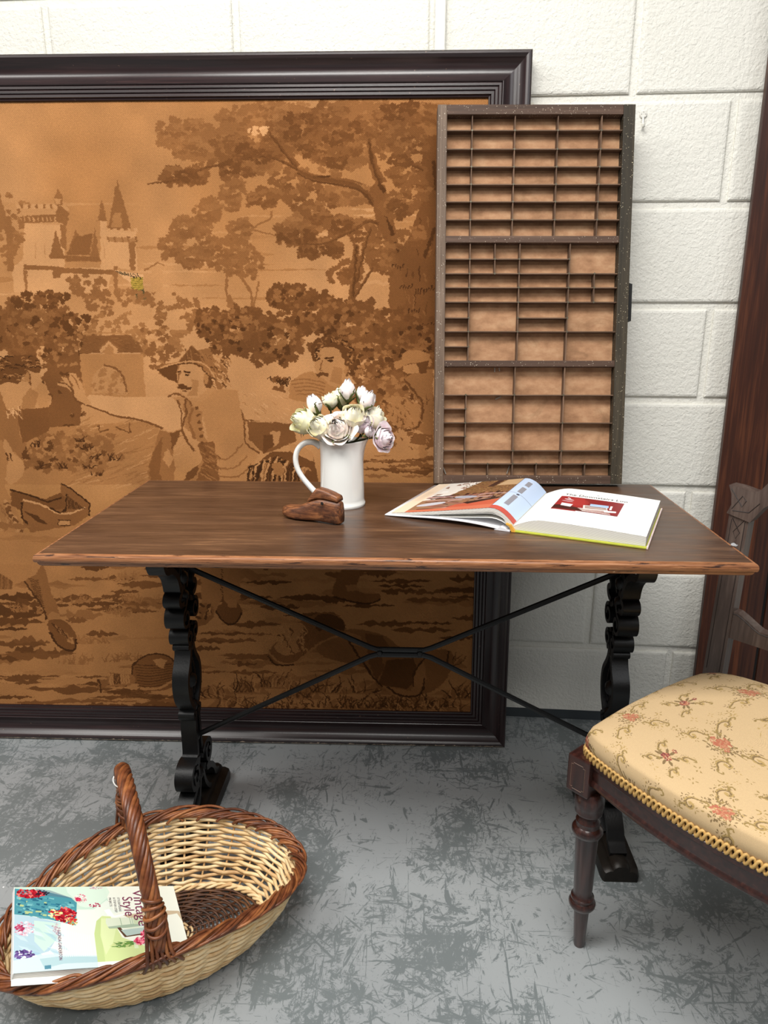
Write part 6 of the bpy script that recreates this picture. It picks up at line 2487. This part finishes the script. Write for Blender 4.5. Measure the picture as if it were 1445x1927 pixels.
def back_pt(z):
    """the back posts rake backwards above the seat"""
    return DEP - .004 + (.075 * max(0, (z - .40)) if z > .4 else -.0) + (.11 * max(0, .40 - z) ** 1.25)


def back_post(y0):
    q_ = MB()
    zs = [0, .1, .2, .3, .4, .45, .5, .6, .7, .752]
    vs_, fs_ = [], []
    for z in zs:
        x = back_pt(z)
        hw = .0185 if z > .3 else .014 + .004 * z / .3
        for dx, dy in ((-.013, -hw), (.013, -hw), (.013, hw), (-.013, hw)):
            vs_.append((x + dx, y0 + dy, z))
    for i in range(len(zs) - 1):
        for k in range(4):
            fs_.append((i * 4 + k, i * 4 + (k + 1) % 4, i * 4 + 4 + (k + 1) % 4, i * 4 + 4 + k))
    fs_ += [(3, 2, 1, 0), tuple(len(vs_) - 4 + k for k in range(4))]
    q_.add(vs_, fs_)
    pst = q_.build('back_post', M_BACK, ch)
    q_ = MB()
    for dy in (-.0125, .0125):
        q_.tube([(back_pt(z) - .0131, y0 + dy, z) for z in (.44, .5, .6, .74)], .0007, 4)
    q_.tube([(back_pt(z) - .0131, y0 + dy, z) for dy, z in ((-.011, .742), (.006, .717), (0, .705), (-.006, .717), (.011, .742))], .0007, 4)
    for k in range(4):
        q_.tube([(back_pt(.67) - .0131, y0 - .002, .696 - k * .006), (back_pt(.67) - .0131, y0 + .002, .697 - k * .006)], .001, 4)
    q_.build('incised_groove', M_GROOVE, pst)


YL, YR = .022 * YS, (WID - .022) * YS
back_post(YL)
back_post(YR)


def crest():
    """arched top rail with winged corner ears"""
    mid_ = (YL + YR) / 2
    hw = abs(YR - YL) / 2
    out = []
    # left ear outline going round, then arch outer, right ear, arch inner
    ear = [(-hw - .022, .750), (-hw - .016, .767), (-hw - .019, .787), (-hw - .026, .803), (-hw - .006, .802), (-hw + .022, .797)]
    n_ = 22
    outer = []
    for i in range(n_ + 1):
        t = i / n_
        y = -hw + .03 + (2 * hw - .06) * t
        outer.append((y, .801 + .098 * math.sin(math.pi * t) ** .65))
    inner = []
    for i in range(n_ + 1):
        t = 1 - i / n_
        y = -hw + .022 + (2 * hw - .044) * t
        inner.append((y, .741 + .104 * math.sin(math.pi * t) ** .62))
    pts = ear + outer + [(-y, z) for y, z in reversed(ear)] + inner
    q_ = MB()
    nb = len(pts)
    vs_ = []
    for dx in (-.017, .013):
        for y, z in pts:
            vs_.append((back_pt(z) + dx, mid_ + y, z))
    q_.add(vs_, [(i, (i + 1) % nb, nb + (i + 1) % nb, nb + i) for i in range(nb)])
    # fill both faces strip by strip so the concave outline stays clean
    def fill(off, flip):
        f_2 = []
        L_ear, R_ear = list(range(0, 6)), list(range(6 + n_ + 1, 6 + n_ + 1 + 6))
        o0 = 6
        i0 = 6 + n_ + 1 + 6
        for i in range(n_):
            f_2.append((o0 + i, o0 + i + 1, i0 + n_ - i - 1, i0 + n_ - i))
        f_2.append((0, 1, 2, 3, 4, 5, o0, i0 + n_))
        f_2.append((o0 + n_, R_ear[0], R_ear[1], R_ear[2], R_ear[3], R_ear[4], R_ear[5], i0))
        for fc in f_2:
            fc = tuple(k + off for k in fc)
            q_.f.append(tuple(reversed(fc)) if flip else fc)
    fill(0, False)
    fill(nb, True)
    cr = q_.build('crest_rail', M_BACK, ch)
    q_ = MB()
    X = lambda z: back_pt(z) - .0172
    for dz in (.010, -.012):
        line_ = []
        for i in range(2, n_ - 1):
            yo, zo = outer[i]
            yi, zi = inner[n_ - i]
            f_ = .5 + dz * 26
            y, z = yo * f_ + yi * (1 - f_), zo * f_ + zi * (1 - f_)
            line_.append((X(z), mid_ + y, z))
        q_.tube(line_, .0008, 4)
    for s_ in (-1, 1):
        for pl in ([(-hw - .020, .797), (-hw + .004, .767), (-hw + .010, .779), (-hw + .002, .787), (-hw - .014, .760)], [(-hw - .012, .757), (-hw + .018, .759), (-hw + .034, .779)]):
            q_.tube([(X(z), mid_ - s_ * y if s_ > 0 else mid_ + y, z) for y, z in pl], .0008, 4)
    q_.build('incised_groove', M_GROOVE, cr)


crest()
# lower cross rail with a stepped, arched upper edge
q = MB()
mid_, hw = (YL + YR) / 2, abs(YR - YL) / 2 - .016
prof_t = []
for i in range(41):
    t = i / 40
    y = -hw + 2 * hw * t
    d_ = min(t, 1 - t)
    z = .565 if d_ < .05 else (.560 - .018 * min(1, (d_ - .05) / .07)) if d_ < .12 else .542 - .004 * math.sin((d_ - .12) * 3)
    prof_t.append((y, z))
vs, fs = [], []
for dx in (-.011, .011):
    for y, z in prof_t:
        vs.append((back_pt(z) + dx, mid_ + y, z))
    for y, z in prof_t:
        vs.append((back_pt(.512) + dx, mid_ + y, .512))
n_ = len(prof_t)
for i in range(n_ - 1):
    fs += [(i, i + 1, n_ + i + 1, n_ + i), (2 * n_ + i, 3 * n_ + i, 3 * n_ + i + 1, 2 * n_ + i + 1), (i, 2 * n_ + i, 2 * n_ + i + 1, i + 1), (n_ + i, n_ + i + 1, 3 * n_ + i + 1, 3 * n_ + i)]
q.add(vs, fs)
q.build('cross_rail', M_BACK, ch)
q = MB()
q.tube([(back_pt(z) - .0115, mid_ + y, z - .004) for y, z in prof_t], .0007, 4)
q.build('incised_groove', M_GROOVE, ch)

# ------------------------------------------------------------------ tall oak panelling standing against the wall
pn = empty('oak_panel', (.674, -.026, 0), -.015)
pn.rotation_euler = (-.014, -.002, -.02)
tag(pn, 'tall dark oak panelled board standing against the wall behind the chair', 'panel')
M_OAK = wood('dark figured oak', (34, 16, 10), (62, 30, 18), (104, 58, 34), 2, .46, .4, .8, .2)
M_OAK2 = wood('dark red panel wood', (30, 14, 10), (52, 25, 16), (80, 44, 26), 2, .36, .5, .8, .15)
q = MB()
q.box((0, -.046, .004), (.106, -.030, 1.92), .0015)
q.build('stile', M_OAK, pn)
q = MB()
q.box((.106, -.036, .10), (.150, -.016, 1.80), .001)
q.build('panel', M_OAK2, pn)
q = MB()
q.box((.158, -.036, .10), (.36, -.016, 1.80), .001)
q.build('panel', M_OAK2, pn)
q = MB()
q.box((.146, -.030, .10), (.162, -.012, 1.80), .0)
q.build('panel_groove', plain('dark gap', (14, 8, 6), .8), pn)
for z0, z1 in ((.004, .115), (1.79, 1.92)):
    q = MB()
    q.box((.106, -.046, z0), (.36, -.012, z1), .002)
    q.build('rail', M_OAK, pn)
q = MB()
q.box((.36, -.046, .004), (.46, -.012, 1.92), .002)
q.build('stile', M_OAK, pn)
